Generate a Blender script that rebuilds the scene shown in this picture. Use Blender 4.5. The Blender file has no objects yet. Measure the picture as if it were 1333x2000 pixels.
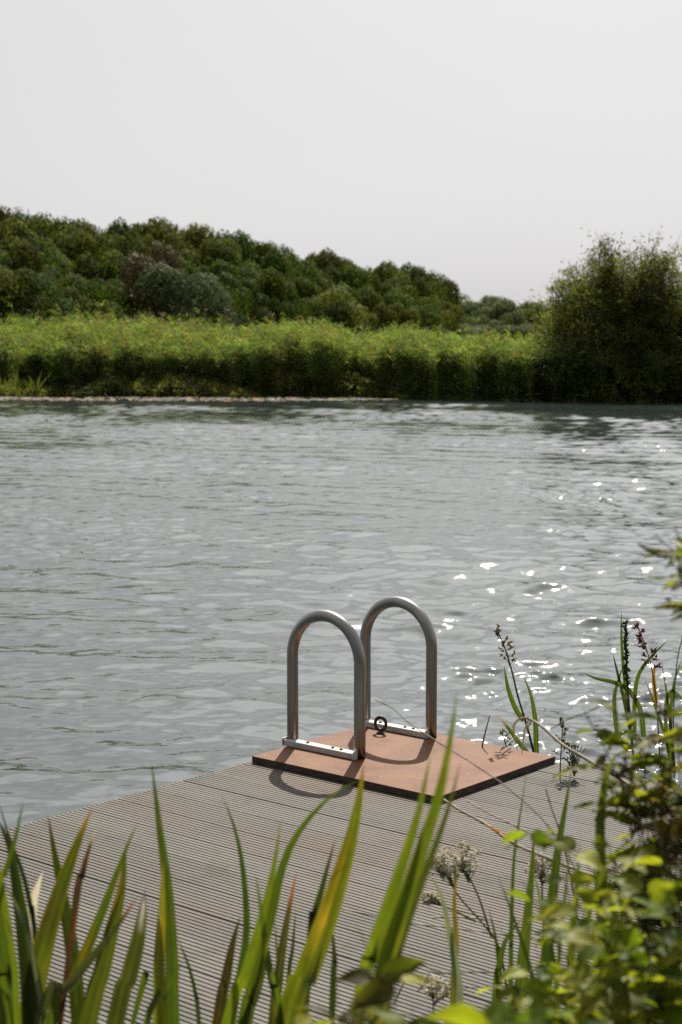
import bpy, math, random
import numpy as np
from mathutils import Vector

R = math.radians
rng = np.random.default_rng(11)
random.seed(5)
S = bpy.context.scene
COL = S.collection

# ------------------------------------------------------------------ camera numbers
F, PITCH, EYE = 3200.0, 0.0997, 1.482            # focal length in photo pixels, tilt, height over the deck
CP, SP = math.cos(PITCH), math.sin(PITCH)
WATER = -0.35
BANK = -0.10

def ray(x, y):
    a, b = (x-666.5)/F, -(y-1000)/F
    return np.array([a, CP+b*SP, -SP+b*CP])
def at(x, y, Y):
    """photo pixel -> the point at distance Y into the scene"""
    d = ray(x, y); return np.array([0, 0, EYE]) + d*(Y/d[1])
def atz(x, y, z):
    d = ray(x, y); return np.array([0, 0, EYE]) + d*((z-EYE)/d[2])

# deck axes: A along the planks (away from the water), B along the water edge
TH = 0.7006
AX = np.array([math.cos(TH), -math.sin(TH), 0]); BX = np.array([math.sin(TH), math.cos(TH), 0])
L0 = np.array([-0.3193, 5.7643, 0.0])
def uv(u, v, z=0.0): return L0 + u*AX + v*BX + np.array([0, 0, z])

# ------------------------------------------------------------------ object helpers
def tag(o, label=None, cat=None, group=None, kind=None):
    if label: o['label'] = label
    if cat: o['category'] = cat
    if group: o['group'] = group
    if kind: o['kind'] = kind
    return o

def empty(name, loc, label=None, cat=None, group=None):
    o = bpy.data.objects.new(name, None); COL.objects.link(o)
    o.location = loc; o.empty_display_size = 0.1
    return tag(o, label, cat, group)

def link(name, me, mats, parent=None, smooth=True):
    o = bpy.data.objects.new(name, me); COL.objects.link(o)
    for m in (mats if isinstance(mats, (list, tuple)) else [mats]):
        me.materials.append(m)
    if smooth: me.shade_smooth()
    if parent is not None:
        o.parent = parent
        o.location = -Vector(parent.location)
    return o

def mesh_np(name, V, Fc, col=None, mat=None, attrs=None):
    """V (n,3); Fc (m,k) faces all of k corners; col (n,3) point colours; mat (m,) slots"""
    V = np.ascontiguousarray(V, np.float32); Fc = np.ascontiguousarray(Fc, np.int32)
    me = bpy.data.meshes.new(name)
    k = Fc.shape[1]
    me.vertices.add(len(V)); me.vertices.foreach_set('co', V.ravel())
    me.loops.add(Fc.size); me.loops.foreach_set('vertex_index', Fc.ravel())
    me.polygons.add(len(Fc))
    me.polygons.foreach_set('loop_start', np.arange(0, Fc.size, k, dtype=np.int32))
    if mat is not None: me.polygons.foreach_set('material_index', np.asarray(mat, np.int32))
    me.update(calc_edges=True)
    if col is not None:
        a = me.attributes.new('tint', 'FLOAT_COLOR', 'POINT')
        a.data.foreach_set('color', np.c_[col, np.ones(len(col))].astype(np.float32).ravel())
    for n, d in (attrs or {}).items():
        a = me.attributes.new(n, 'FLOAT', 'POINT'); a.data.foreach_set('value', np.asarray(d, np.float32))
    return me

class MB:
    """collects pieces with faces of any size into one mesh"""
    def __init__(s): s.v, s.f, s.c, s.m = [], [], [], []
    def add(s, V, Fc, col=(1, 1, 1), mat=0):
        n = len(s.v); V = np.asarray(V, float).reshape(-1, 3); s.v.extend(map(tuple, V))
        s.f.extend(tuple(int(i)+n for i in f) for f in Fc)
        c = np.asarray(col, float)
        s.c.extend(map(tuple, np.broadcast_to(c, (len(V), 3))))
        s.m.extend([mat]*len(Fc))
    def tube(s, P, r, n=8, col=(1, 1, 1), caps=True, mat=0):
        P = np.asarray(P, float); k = len(P); r = np.broadcast_to(np.asarray(r, float), (k,))
        T = np.gradient(P, axis=0); T /= np.linalg.norm(T, axis=1)[:, None]+1e-12
        up = np.array([0, 0, 1.0]) if abs(T[0][2]) < .9 else np.array([1.0, 0, 0])
        nrm = np.cross(T[0], up); nrm /= np.linalg.norm(nrm)
        V = []
        for i in range(k):
            nrm = nrm - T[i]*(nrm@T[i]); nrm /= np.linalg.norm(nrm)+1e-12
            b = np.cross(T[i], nrm)
            for j in range(n):
                a = 2*math.pi*j/n
                V.append(P[i]+r[i]*(math.cos(a)*nrm+math.sin(a)*b))
        Fc = [(i*n+j, i*n+(j+1) % n, (i+1)*n+(j+1) % n, (i+1)*n+j) for i in range(k-1) for j in range(n)]
        if caps: Fc += [tuple(range(n))[::-1], tuple((k-1)*n+j for j in range(n))]
        if np.asarray(col).ndim == 2: col = np.repeat(np.asarray(col), n, axis=0)
        s.add(V, Fc, col, mat)
    def box(s, o, a, b, c, col=(1, 1, 1), bev=0.0, mat=0):
        """box of half-extents vectors a,b,c round o, edges chamfered by bev"""
        o, a, b, c = (np.asarray(q, float) for q in (o, a, b, c))
        if bev <= 0:
            V = [o+i*a+j*b+k*c for i in (-1, 1) for j in (-1, 1) for k in (-1, 1)]
            s.add(V, [(0, 1, 3, 2), (4, 6, 7, 5), (0, 4, 5, 1), (2, 3, 7, 6), (0, 2, 6, 4), (1, 5, 7, 3)], col, mat); return
        la, lb, lc = (np.linalg.norm(q) for q in (a, b, c))
        V, idx = [], {}
        for i in (-1, 1):
            for j in (-1, 1):
                for k in (-1, 1):
                    for w in range(3):
                        sa, sb, sc = 1-bev/la, 1-bev/lb, 1-bev/lc
                        if w == 0: sa = 1
                        if w == 1: sb = 1
                        if w == 2: sc = 1
                        idx[i, j, k, w] = len(V); V.append(o+i*sa*a+j*sb*b+k*sc*c)
        Fc = []
        for w in range(3):
            for sg in (-1, 1):
                q = []
                for (p, r_) in ((-1, -1), (1, -1), (1, 1), (-1, 1)):
                    t = [p, r_]; t.insert(w, sg); q.append(idx[t[0], t[1], t[2], w])
                Fc.append(tuple(q))
        for w in range(3):
            w1, w2 = [x for x in range(3) if x != w]
            for p in (-1, 1):
                for r_ in (-1, 1):
                    q = []
                    for (e, ww) in ((-1, w1), (1, w1), (1, w2), (-1, w2)):
                        t = [0, 0, 0]; t[w] = e; t[w1] = p; t[w2] = r_
                        q.append(idx[t[0], t[1], t[2], ww])
                    Fc.append(tuple(q))
        for i in (-1, 1):
            for j in (-1, 1):
                for k in (-1, 1):
                    Fc.append(tuple(idx[i, j, k, w] for w in range(3)))
        s.add(V, Fc, col, mat)
    def build(s, name, mats, parent=None, smooth=True, recalc=False):
        me = bpy.data.meshes.new(name); me.from_pydata(s.v, [], s.f)
        me.polygons.foreach_set('material_index', s.m)
        a = me.attributes.new('tint', 'FLOAT_COLOR', 'POINT')
        a.data.foreach_set('color', np.c_[np.array(s.c), np.ones(len(s.c))].astype(np.float32).ravel())
        if recalc:
            import bmesh
            bm = bmesh.new(); bm.from_mesh(me); bmesh.ops.recalc_face_normals(bm, faces=bm.faces); bm.to_mesh(me); bm.free()
        return link(name, me, mats, parent, smooth)

def spline(P, n):
    """Catmull-Rom through the points"""
    P = np.asarray(P, float)
    Q = np.vstack([2*P[0]-P[1], P, 2*P[-1]-P[-2]])
    d = np.r_[0, np.cumsum(np.linalg.norm(np.diff(P[:, :3], axis=0), axis=1))]
    out = []
    for t in np.linspace(0, d[-1], n):
        i = min(np.searchsorted(d, t, 'right')-1, len(P)-2); u = (t-d[i])/(d[i+1]-d[i]+1e-12)
        a, b, c, e = Q[i], Q[i+1], Q[i+2], Q[i+3]
        out.append(.5*((2*b)+(c-a)*u+(2*a-5*b+4*c-e)*u*u+(3*b-a-3*c+e)*u**3))
    return np.array(out)

def unit(v): return v/(np.linalg.norm(v, axis=-1, keepdims=True)+1e-12)
def rand_dirs(n): return unit(rng.normal(size=(n, 3)))

# ------------------------------------------------------------------ materials
def new_mat(name):
    m = bpy.data.materials.new(name); m.use_nodes = True
    nt = m.node_tree; nt.nodes.clear()
    out = nt.nodes.new('ShaderNodeOutputMaterial')
    return m, nt, out
def N(nt, t, **kw):
    n = nt.nodes.new(t)
    for k, v in kw.items():
        if k in n.inputs: n.inputs[k].default_value = v
        else: setattr(n, k, v)
    return n
def mixc(nt, fac, a, b, mode='MIX'):
    n = nt.nodes.new('ShaderNodeMix'); n.data_type = 'RGBA'; n.blend_type = mode
    for s, x in ((n.inputs[0], fac), (n.inputs[6], a), (n.inputs[7], b)):
        if hasattr(x, 'default_value') and not isinstance(x, (int, float, tuple)): nt.links.new(x, s)
        else: s.default_value = x if isinstance(x, (int, float)) else (*x[:3], 1)
    return n.outputs[2]
def noise(nt, scale, detail=4, rough=.55, vec=None, stretch=None):
    n = N(nt, 'ShaderNodeTexNoise', Scale=scale, Detail=detail, Roughness=rough)
    if vec is None:
        vec = N(nt, 'ShaderNodeTexCoord').outputs['Object']
    if stretch:
        mp = N(nt, 'ShaderNodeMapping'); mp.inputs['Scale'].default_value = stretch
        nt.links.new(vec, mp.inputs['Vector']); vec = mp.outputs[0]
    nt.links.new(vec, n.inputs['Vector'])
    return n.outputs['Fac']
def ramp(nt, fac, a, b):
    n = N(nt, 'ShaderNodeMapRange'); n.inputs[1].default_value = a; n.inputs[2].default_value = b
    nt.links.new(fac, n.inputs[0]); return n.outputs[0]

def leaf_mat(name, col, var=.35, trans=.45, tcol=None, rough=.5, spec=.3, scale=3.0, objvar=0.0, tint=True, strap=False):
    """thin leaf: diffuse and gloss on top, light coming through from behind"""
    m, nt, out = new_mat(name)
    n = noise(nt, scale, 3)
    dark = tuple(c*(1-var) for c in col); lite = tuple(min(1, c*(1+var)) for c in col)
    c = mixc(nt, ramp(nt, n, .3, .7), dark, lite)
    if tint:
        a = N(nt, 'ShaderNodeAttribute', attribute_name='tint')
        c = mixc(nt, 1.0, c, a.outputs['Color'], 'MULTIPLY')
    if strap:                                                       # parallel veins, rust spots and worn streaks along the blade
        ac = N(nt, 'ShaderNodeAttribute', attribute_name='across'); al = N(nt, 'ShaderNodeAttribute', attribute_name='along')
        cx = N(nt, 'ShaderNodeCombineXYZ'); nt.links.new(ac.outputs['Fac'], cx.inputs[0]); nt.links.new(al.outputs['Fac'], cx.inputs[1])
        v1 = noise(nt, 1.0, 3, .6, cx.outputs[0], (420, 2.5, 1)); v2 = noise(nt, 1.0, 3, .6, cx.outputs[0], (160, 14, 1)); v3 = noise(nt, 1.0, 4, .7, cx.outputs[0], (230, 45, 1))
        c = mixc(nt, 1.0, c, mixc(nt, ramp(nt, v1, .3, .7), (.62, .66, .6), (1.25, 1.22, 1.2)), 'MULTIPLY')
        c = mixc(nt, ramp(nt, v2, .56, .74), c, mixc(nt, 1.0, c, (1.9, 1.25, .9), 'MULTIPLY'))
        c = mixc(nt, ramp(nt, v3, .70, .76), c, (.10, .045, .018))
    if objvar:
        oi = N(nt, 'ShaderNodeObjectInfo')
        h = N(nt, 'ShaderNodeHueSaturation'); nt.links.new(c, h.inputs['Color'])
        hh = N(nt, 'ShaderNodeMapRange'); nt.links.new(oi.outputs['Random'], hh.inputs[0])
        hh.inputs[3].default_value = .5-.055*objvar; hh.inputs[4].default_value = .5+.035*objvar
        nt.links.new(hh.outputs[0], h.inputs['Hue'])
        m2 = N(nt, 'ShaderNodeMath', operation='MULTIPLY'); m2.inputs[1].default_value = 7.31
        fr = N(nt, 'ShaderNodeMath', operation='FRACT')
        nt.links.new(oi.outputs['Random'], m2.inputs[0]); nt.links.new(m2.outputs[0], fr.inputs[0])
        vv = N(nt, 'ShaderNodeMapRange'); nt.links.new(fr.outputs[0], vv.inputs[0])
        vv.inputs[3].default_value = 1-.35*objvar; vv.inputs[4].default_value = 1+.45*objvar
        nt.links.new(vv.outputs[0], h.inputs['Value'])
        c = h.outputs[0]
    p = N(nt, 'ShaderNodeBsdfPrincipled', Roughness=rough)
    p.inputs['Specular IOR Level'].default_value = spec
    nt.links.new(c, p.inputs['Base Color'])
    t = N(nt, 'ShaderNodeBsdfTranslucent')
    sc_ = N(nt, 'ShaderNodeSeparateColor'); nt.links.new(c, sc_.inputs[0])
    dv = N(nt, 'ShaderNodeMath', operation='DIVIDE'); nt.links.new(sc_.outputs[2], dv.inputs[0]); nt.links.new(sc_.outputs[1], dv.inputs[1])
    tf = mixc(nt, ramp(nt, dv.outputs[0], .42, .75), tcol or (1.5, 1.6, .55), (1.05, 1.02, .95))
    tc = mixc(nt, 1.0, c, tf, 'MULTIPLY')
    nt.links.new(tc, t.inputs['Color'])
    mx = N(nt, 'ShaderNodeMixShader'); mx.inputs[0].default_value = trans
    nt.links.new(p.outputs[0], mx.inputs[1]); nt.links.new(t.outputs[0], mx.inputs[2])
    nt.links.new(mx.outputs[0], out.inputs[0])
    return m

def solid_mat(name, a, b, scale=8, rough=.6, metallic=0.0, spec=.4, stretch=None, bump=0.0, bscale=60, tint=False, r2=None):
    m, nt, out = new_mat(name)
    n = noise(nt, scale, 5, stretch=stretch)
    c = mixc(nt, ramp(nt, n, .3, .7), a, b)
    if tint:
        t = N(nt, 'ShaderNodeAttribute', attribute_name='tint')
        c = mixc(nt, 1.0, c, t.outputs['Color'], 'MULTIPLY')
    p = N(nt, 'ShaderNodeBsdfPrincipled', Roughness=rough, Metallic=metallic)
    p.inputs['Specular IOR Level'].default_value = spec
    nt.links.new(c, p.inputs['Base Color'])
    if r2 is not None:
        n2 = noise(nt, scale*2.3, 4, stretch=stretch)
        mr = N(nt, 'ShaderNodeMapRange'); nt.links.new(n2, mr.inputs[0])
        mr.inputs[1].default_value = .3; mr.inputs[2].default_value = .7
        mr.inputs[3].default_value = rough; mr.inputs[4].default_value = r2
        nt.links.new(mr.outputs[0], p.inputs['Roughness'])
    if bump:
        bn = noise(nt, bscale, 4, stretch=stretch)
        b_ = N(nt, 'ShaderNodeBump', Strength=bump, Distance=.002); nt.links.new(bn, b_.inputs['Height'])
        nt.links.new(b_.outputs[0], p.inputs['Normal'])
    nt.links.new(p.outputs[0], out.inputs[0])
    return m

# ------------------------------------------------------------------ sky and sun
SUN_EL, SUN_AZ = R(47), R(8.5)
W = bpy.data.worlds.new("World"); S.world = W; W.use_nodes = True
nt = W.node_tree; nt.nodes.clear()
wo = nt.nodes.new('ShaderNodeOutputWorld'); bg = nt.nodes.new('ShaderNodeBackground')
sky = nt.nodes.new('ShaderNodeTexSky'); sky.sky_type = 'NISHITA'; sky.sun_disc = False
sky.sun_elevation = SUN_EL; sky.sun_rotation = SUN_AZ; sky.air_density = 1.0; sky.dust_density = 4.0; sky.ozone_density = 1.0
hs = nt.nodes.new('ShaderNodeHueSaturation'); hs.inputs['Saturation'].default_value = .10
nt.links.new(sky.outputs[0], hs.inputs['Color'])
mx = nt.nodes.new('ShaderNodeMix'); mx.data_type = 'RGBA'; mx.inputs[0].default_value = .80
mx.inputs[7].default_value = (4.6, 4.55, 4.55, 1)                 # the thin white veil over the whole sky
tg = nt.nodes.new('ShaderNodeTexCoord'); dt = N(nt, 'ShaderNodeVectorMath', operation='DOT_PRODUCT')
nt.links.new(tg.outputs['Generated'], dt.inputs[0])
dt.inputs[1].default_value = (math.sin(SUN_AZ)*math.cos(SUN_EL), math.cos(SUN_AZ)*math.cos(SUN_EL), math.sin(SUN_EL))
gl = N(nt, 'ShaderNodeMapRange', interpolation_type='SMOOTHSTEP'); nt.links.new(dt.outputs['Value'], gl.inputs[0])
gl.inputs[1].default_value = -.75; gl.inputs[2].default_value = .72; gl.inputs[3].default_value = .18; gl.inputs[4].default_value = 1.0
au = N(nt, 'ShaderNodeMapRange', interpolation_type='SMOOTHSTEP'); nt.links.new(dt.outputs['Value'], au.inputs[0])   # bright haze round the sun
au.inputs[1].default_value = .852; au.inputs[2].default_value = .93; au.inputs[3].default_value = 1.0; au.inputs[4].default_value = 2.9
ga = N(nt, 'ShaderNodeMath', operation='MULTIPLY'); nt.links.new(gl.outputs[0], ga.inputs[0]); nt.links.new(au.outputs[0], ga.inputs[1])
veil = mixc(nt, 1.0, (4.05, 4.0, 4.02), ga.outputs[0], 'MULTIPLY'); cn = noise(nt, 1.6, 5, .55, tg.outputs['Generated'], (1, 1, 3.2)); veil = mixc(nt, ramp(nt, cn, .35, .68), veil, mixc(nt, 1.0, veil, (.955, .96, .965), 'MULTIPLY')); nt.links.new(veil, mx.inputs[7])
nt.links.new(hs.outputs[0], mx.inputs[6]); nt.links.new(mx.outputs[2], bg.inputs['Color'])
bg.inputs['Strength'].default_value = 0.085
nt.links.new(bg.outputs[0], wo.inputs[0])
sv = Vector((math.sin(SUN_AZ)*math.cos(SUN_EL), math.cos(SUN_AZ)*math.cos(SUN_EL), math.sin(SUN_EL)))
sl = bpy.data.lights.new('sun', 'SUN'); sl.energy = 5.0; sl.angle = R(.53); sl.color = (1, .93, .82)
so = bpy.data.objects.new('sun', sl); COL.objects.link(so); so.rotation_euler = sv.to_track_quat('Z', 'Y').to_euler()

# ------------------------------------------------------------------ water
def bank_line(x):                                                   # y of the far water edge
    return np.interp(x, [-400, -14, -3, 1, 4, 9, 14, 400], [66, 63.2, 62.3, 60.5, 58.3, 57.2, 57.0, 57])
def waves(X, Y, fade):
    """height of the ripples; fade(lam) drops the waves the mesh cannot carry"""
    r = np.random.default_rng(4)
    h = np.zeros_like(X)
    lane = np.sin(.9*X+.33*Y+1.7*np.sin(.31*Y+.4*X))*np.sin(.52*Y-.27*X+1.1*np.sin(.6*X))+.5*np.sin(2.3*X+1.1*Y+np.sin(1.3*Y))*np.sin(1.9*Y-.8*X)
    g2 = .62+1.9*np.clip(lane, 0, 1.3)**1.5                              # ruffled patches on calmer water, more of them to the right
    g2 = g2*np.interp(X/Y, [-.25, .02, .06, .12, .25], [.75, .75, .95, 1.9, 2.3])
    g = .72+.75*np.sin(.55*X+.21*Y+1.0+.8*np.sin(.23*Y))*np.sin(.37*Y-.18*X+.6)
    for lo, hi, n, slope, spread, dirn in ((.60, 1.4, 14, .085, .30, -.38), (.26, .60, 34, .120, .45, -.12), (.13, .26, 44, .085, .6, .05), (.07, .13, 44, .07, .9, .05)):
        for i in range(n):
            lam = math.exp(r.uniform(math.log(lo), math.log(hi))); k = 2*math.pi/lam
            a = math.pi/2+dirn+r.normal()*spread
            ph = k*(X*math.cos(a)+Y*math.sin(a))+r.uniform(0, 6.283)
            ph = ph+.9*np.sin(.31*k*(X*math.sin(a)-Y*math.cos(a))*.5+r.uniform(0, 6.28))
            amp = slope*math.sqrt(2/n)/k
            w = np.exp(1.35*(np.sin(ph)-.45))-.93
            h += amp*.8*w*fade(lam)*(g2 if lam < .26 else np.clip(g, .42, 1.6))
    return h
th_f = np.arange(-.255, .2551, .0019)
th_o = np.concatenate([np.linspace(.265, .6, 26), np.linspace(.63, 1.42, 24)])
ths = np.concatenate([-th_o[::-1], th_f, th_o])
ys = 2.6*np.exp(np.arange(0, math.log(70/2.6)+.0023, .0023))
YY, TT = np.meshgrid(ys, ths, indexing='ij'); XX = YY*np.tan(TT)
sp = YY*.0023
CALM = np.clip((bank_line(XX)-YY-.5)/np.interp(XX, [-20, 6, 9, 20], [5, 5, 11, 11]), .06, 1)
H = CALM*waves(XX, YY, lambda lam: np.clip(lam/(2.8*sp)-.6, 0, 1)*np.where(np.abs(TT) < .30, 1, np.clip(1-(np.abs(TT)-.30)/.3, .15, 1)))
nr, nc = YY.shape
ii = (np.arange(nr-1)[:, None]*nc+np.arange(nc-1)[None]).ravel()
me = mesh_np('water', np.c_[XX.ravel(), YY.ravel(), (WATER+H).ravel()], np.c_[ii, ii+1, ii+nc+1, ii+nc], attrs={'chop': CALM.ravel()})
m, nt, out = new_mat('river_water')
p = N(nt, 'ShaderNodeBsdfPrincipled', Roughness=.05, IOR=1.62)
wn = noise(nt, .22, 3)
c = mixc(nt, ramp(nt, wn, .35, .65), (.026, .035, .034), (.034, .044, .042)); nt.links.new(c, p.inputs['Base Color'])
n1 = noise(nt, 5.0, 3, .6, stretch=(.55, 1, 1)); n2 = noise(nt, 14.0, 3, .6, stretch=(.6, 1, 1))
b1 = N(nt, 'ShaderNodeBump', Strength=1.0, Distance=.0035); nt.links.new(n1, b1.inputs['Height'])
ca = N(nt, 'ShaderNodeAttribute', attribute_name='chop'); nt.links.new(ca.outputs['Fac'], b1.inputs['Strength'])
b2 = N(nt, 'ShaderNodeBump', Strength=1.0, Distance=.0024); nt.links.new(n2, b2.inputs['Height']); nt.links.new(b1.outputs[0], b2.inputs['Normal']); nt.links.new(ca.outputs['Fac'], b2.inputs['Strength'])
nt.links.new(b2.outputs[0], p.inputs['Normal']); nt.links.new(p.outputs[0], out.inputs[0])
tag(link('water', me, m), 'grey rippled river water with sun glitter on the right', None, None, 'structure')

# ------------------------------------------------------------------ ground: far meadow and the near bank
soil = solid_mat('soil', (.035, .03, .02), (.06, .055, .03), 6, .9, bump=.5)
turf = solid_mat('turf', (.035, .05, .015), (.06, .075, .025), 1.2, .9)
xs = np.unique(np.concatenate([np.linspace(-700, -60, 24), np.linspace(-60, 60, 121), np.linspace(60, 700, 24)]))
offs = np.array([.2, .7, .9, 1.4, 2.4, 5, 12, 30, 80, 200, 400, 600, 900])
zz = np.array([-.9, -.40, -.18, -.05, .02, .05, .1, .1, .15, .3, .5, .5, .5])
GX, GO = np.meshgrid(xs, offs, indexing='ij'); GY = bank_line(GX)+GO
GZ = np.broadcast_to(zz, GX.shape)+.03*np.sin(GX*1.7)*(GO < 1)
nr, nc = GX.shape; ii = (np.arange(nr-1)[:, None]*nc+np.arange(nc-1)[None]).ravel()
tag(link('far_meadow_ground', mesh_np('far_meadow_ground', np.c_[GX.ravel(), GY.ravel(), GZ.ravel()], np.c_[ii, ii+nc, ii+nc+1, ii+1]), turf),
    'flat grassy ground beyond the far river bank', None, None, 'structure')

def near_edge(x): return np.interp(x, [-60, -3, -1.2, 1.2, 2.4, 3.0, 6, 60], [2.2, 2.6, 3.12, 3.15, 3.6, 5.0, 6.3, 8])
def bank_z(x, y):
    d = near_edge(x)-y
    return np.where(d > 0, BANK+.03*np.sin(3*x+2*y)*np.clip(d, 0, 1)-.09*np.exp(-d*4), BANK-.09-np.clip(-d, 0, 2)*1.4)
gx = np.unique(np.concatenate([np.linspace(-60, -4, 20), np.linspace(-4, 4, 54), np.linspace(4, 60, 20)]))
go = np.concatenate([np.linspace(-.6, 2.2, 22), [3, 4, 6, 9, 15, 30, 60]])
GX, GO = np.meshgrid(gx, go, indexing='ij'); GY = near_edge(GX)-GO; GZ = bank_z(GX, GY)
nr, nc = GX.shape; ii = (np.arange(nr-1)[:, None]*nc+np.arange(nc-1)[None]).ravel()
tag(link('near_bank_ground', mesh_np('near_bank_ground', np.c_[GX.ravel(), GY.ravel(), GZ.ravel()], np.c_[ii, ii+1, ii+nc+1, ii+nc]), soil),
    'dark soil of the near river bank under the plants', None, None, 'structure')

# ------------------------------------------------------------------ jetty
m, nt, out = new_mat('weathered_decking')
tc = N(nt, 'ShaderNodeTexCoord').outputs['Object']
mp = N(nt, 'ShaderNodeMapping'); mp.inputs['Rotation'].default_value = (0, 0, TH); nt.links.new(tc, mp.inputs['Vector'])
big = noise(nt, 2.2, 4, .6, mp.outputs[0]); fine = noise(nt, 30, 5, .6, mp.outputs[0], (.06, 1, 1)); sp_ = noise(nt, 120, 2, .5, mp.outputs[0])
c = mixc(nt, ramp(nt, big, .35, .7), (.079, .075, .067), (.100, .094, .084))
c = mixc(nt, ramp(nt, fine, .35, .75), c, (.114, .107, .097))
warm = noise(nt, 1.1, 2, .5, mp.outputs[0], (.8, 1.6, 1))
c = mixc(nt, ramp(nt, warm, .52, .72), c, (.100, .076, .056))
c = mixc(nt, ramp(nt, sp_, .70, .76), c, (.04, .034, .028))
dt_ = noise(nt, 4.2, 7, .72, mp.outputs[0]); c = mixc(nt, ramp(nt, dt_, .54, .66), c, mixc(nt, 1.0, c, (.76, .74, .70), 'MULTIPLY'))
a = N(nt, 'ShaderNodeAttribute', attribute_name='tint'); c = mixc(nt, 1.0, c, a.outputs['Color'], 'MULTIPLY')
p = N(nt, 'ShaderNodeBsdfPrincipled', Roughness=.68); p.inputs['Specular IOR Level'].default_value = .12
nt.links.new(c, p.inputs['Base Color'])
b_ = N(nt, 'ShaderNodeBump', Strength=.35, Distance=.002); nt.links.new(fine, b_.inputs['Height']); nt.links.new(b_.outputs[0], p.inputs['Normal'])
nt.links.new(p.outputs[0], out.inputs[0]); DECK = m
dark_timber = solid_mat('wet_dark_timber', (.03, .027, .022), (.06, .052, .042), 9, .7, stretch=(1, 1, 4))

jet = empty('jetty', uv(1.2, -.6), 'grey grooved wooden jetty reaching out over the river', 'jetty')
mb = MB()
PW, NR = .1471, 8
PV, VMAX = .1497, .716
prof = []
rp = PW/NR
for k in range(NR):
    v0 = k*rp
    prof += [(v0+.0028, 0.0), (v0+rp-.0028, 0.0)]
    if k < NR-1: prof += [(v0+rp-.0020, -.006), (v0+rp+.0020, -.006)]
prof = [(.0006, -.004)]+prof[0:]+[(PW-.0006, -.004), (PW, -.024), (0, -.024)]
prof = np.array(prof); k_ = len(prof)
v = VMAX-PW; pi_ = 0
while v > -2.75:
    ends = []
    u0 = -.021+random.uniform(-.002, .003)
    for (pv, pz) in prof:
        ends.append(min(3.0, (5.7643+.765*(v+pv)-3.16)/.6447))
    if min(ends) < .05: break
    tz = random.uniform(-.0008, .0008); sh = random.uniform(.86, 1.05)
    V = [uv(u0, v+pv, pz+tz) for pv, pz in prof]+[uv(e, v+pv, pz+tz) for (pv, pz), e in zip(prof, ends)]
    Fc = [(i, (i+1) % k_, k_+(i+1) % k_, k_+i) for i in range(k_)]+[tuple(range(k_))[::-1], tuple(range(k_, 2*k_))]
    mb.add(V, Fc, (sh, sh*random.uniform(.985, 1.01), sh*random.uniform(.96, 1.0)))
    v -= PV; pi_ += 1
mb.build('decking', DECK, jet, smooth=False)
mb = MB()
mb.box(uv(.02, -.95, -.10), AX*.022, BX*1.62, (0, 0, .072), bev=.004)
mb.box(uv(1.45, .675, -.10), AX*1.40, BX*.022, (0, 0, .072), bev=.004)
for uu in (.6, 1.2, 1.8, 2.4):
    mb.box(uv(uu, -.25, -.10), AX*.022, BX*.88, (0, 0, .070), bev=.004)
mb.build('joist_frame', dark_timber, jet, smooth=False)
for (uu, vv) in ((.09, .58), (.09, -1.0), (1.5, .58), (2.7, .58)):
    mb = MB(); P = [uv(uu, vv, z) for z in (-1.6, -.6, -.032)]
    mb.tube(P, [.06, .06, .058], 14); mb.build('pile', dark_timber, jet)

# ------------------------------------------------------------------ plywood platform
m, nt, out = new_mat('red_brown_film_plywood')
n1 = noise(nt, 5, 5, .6); n2 = noise(nt, 20, 6, .72); n3 = noise(nt, 220, 2, .6)
c = mixc(nt, ramp(nt, n1, .3, .72), (.102, .041, .017), (.162, .080, .042))
c = mixc(nt, ramp(nt, n2, .45, .8), c, (.070, .027, .012))
c = mixc(nt, ramp(nt, n3, .62, .74), c, (.175, .098, .062))
p = N(nt, 'ShaderNodeBsdfPrincipled', Roughness=.6); p.inputs['Specular IOR Level'].default_value = .09
st_ = noise(nt, 3.1, 6, .75); c = mixc(nt, ramp(nt, st_, .54, .60), c, mixc(nt, 1.0, c, (.80, .76, .72), 'MULTIPLY'))   # dried water marks
c = mixc(nt, ramp(nt, noise(nt, 46, 3, .6), .69, .73), c, (.05, .03, .02))
nt.links.new(c, p.inputs['Base Color'])
b_ = N(nt, 'ShaderNodeBump', Strength=.25, Distance=.001); nt.links.new(n3, b_.inputs['Height']); nt.links.new(b_.outputs[0], p.inputs['Normal'])
nt.links.new(p.outputs[0], out.inputs[0]); PLY = m
m, nt, out = new_mat('dark_plywood_edge')
tc = N(nt, 'ShaderNodeTexCoord').outputs['Object']
n1 = noise(nt, 22, 4, .7, tc, (1, 1, 14))
c = mixc(nt, ramp(nt, n1, .42, .66), (.010, .008, .007), (.085, .062, .045))
p = N(nt, 'ShaderNodeBsdfPrincipled', Roughness=.75); nt.links.new(c, p.inputs['Base Color'])
b_ = N(nt, 'ShaderNodeBump', Strength=.7, Distance=.003); nt.links.new(n1, b_.inputs['Height']); nt.links.new(b_.outputs[0], p.inputs['Normal'])
nt.links.new(p.outputs[0], out.inputs[0]); EDGE = m
BA, BB, BT = .8331, .6993, .0250
plat = empty('plywood_platform', uv(BA/2, BB/2, .001), 'red brown plywood board with dark layered edges lying on the grey decking', 'board')
mb = MB()
e = .0012
top = [uv(e, e, BT), uv(BA-e, e, BT), uv(BA-e, BB-e, BT), uv(e, BB-e, BT)]
mb.add(top+[uv(0, 0, BT-e), uv(BA, 0, BT-e), uv(BA, BB, BT-e), uv(0, BB, BT-e)],
       [(3, 2, 1, 0)[::-1], (0, 4, 5, 1), (1, 5, 6, 2), (2, 6, 7, 3), (3, 7, 4, 0)])
mb.build('top_face', PLY, plat, smooth=False, recalc=True)
mb = MB()
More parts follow.
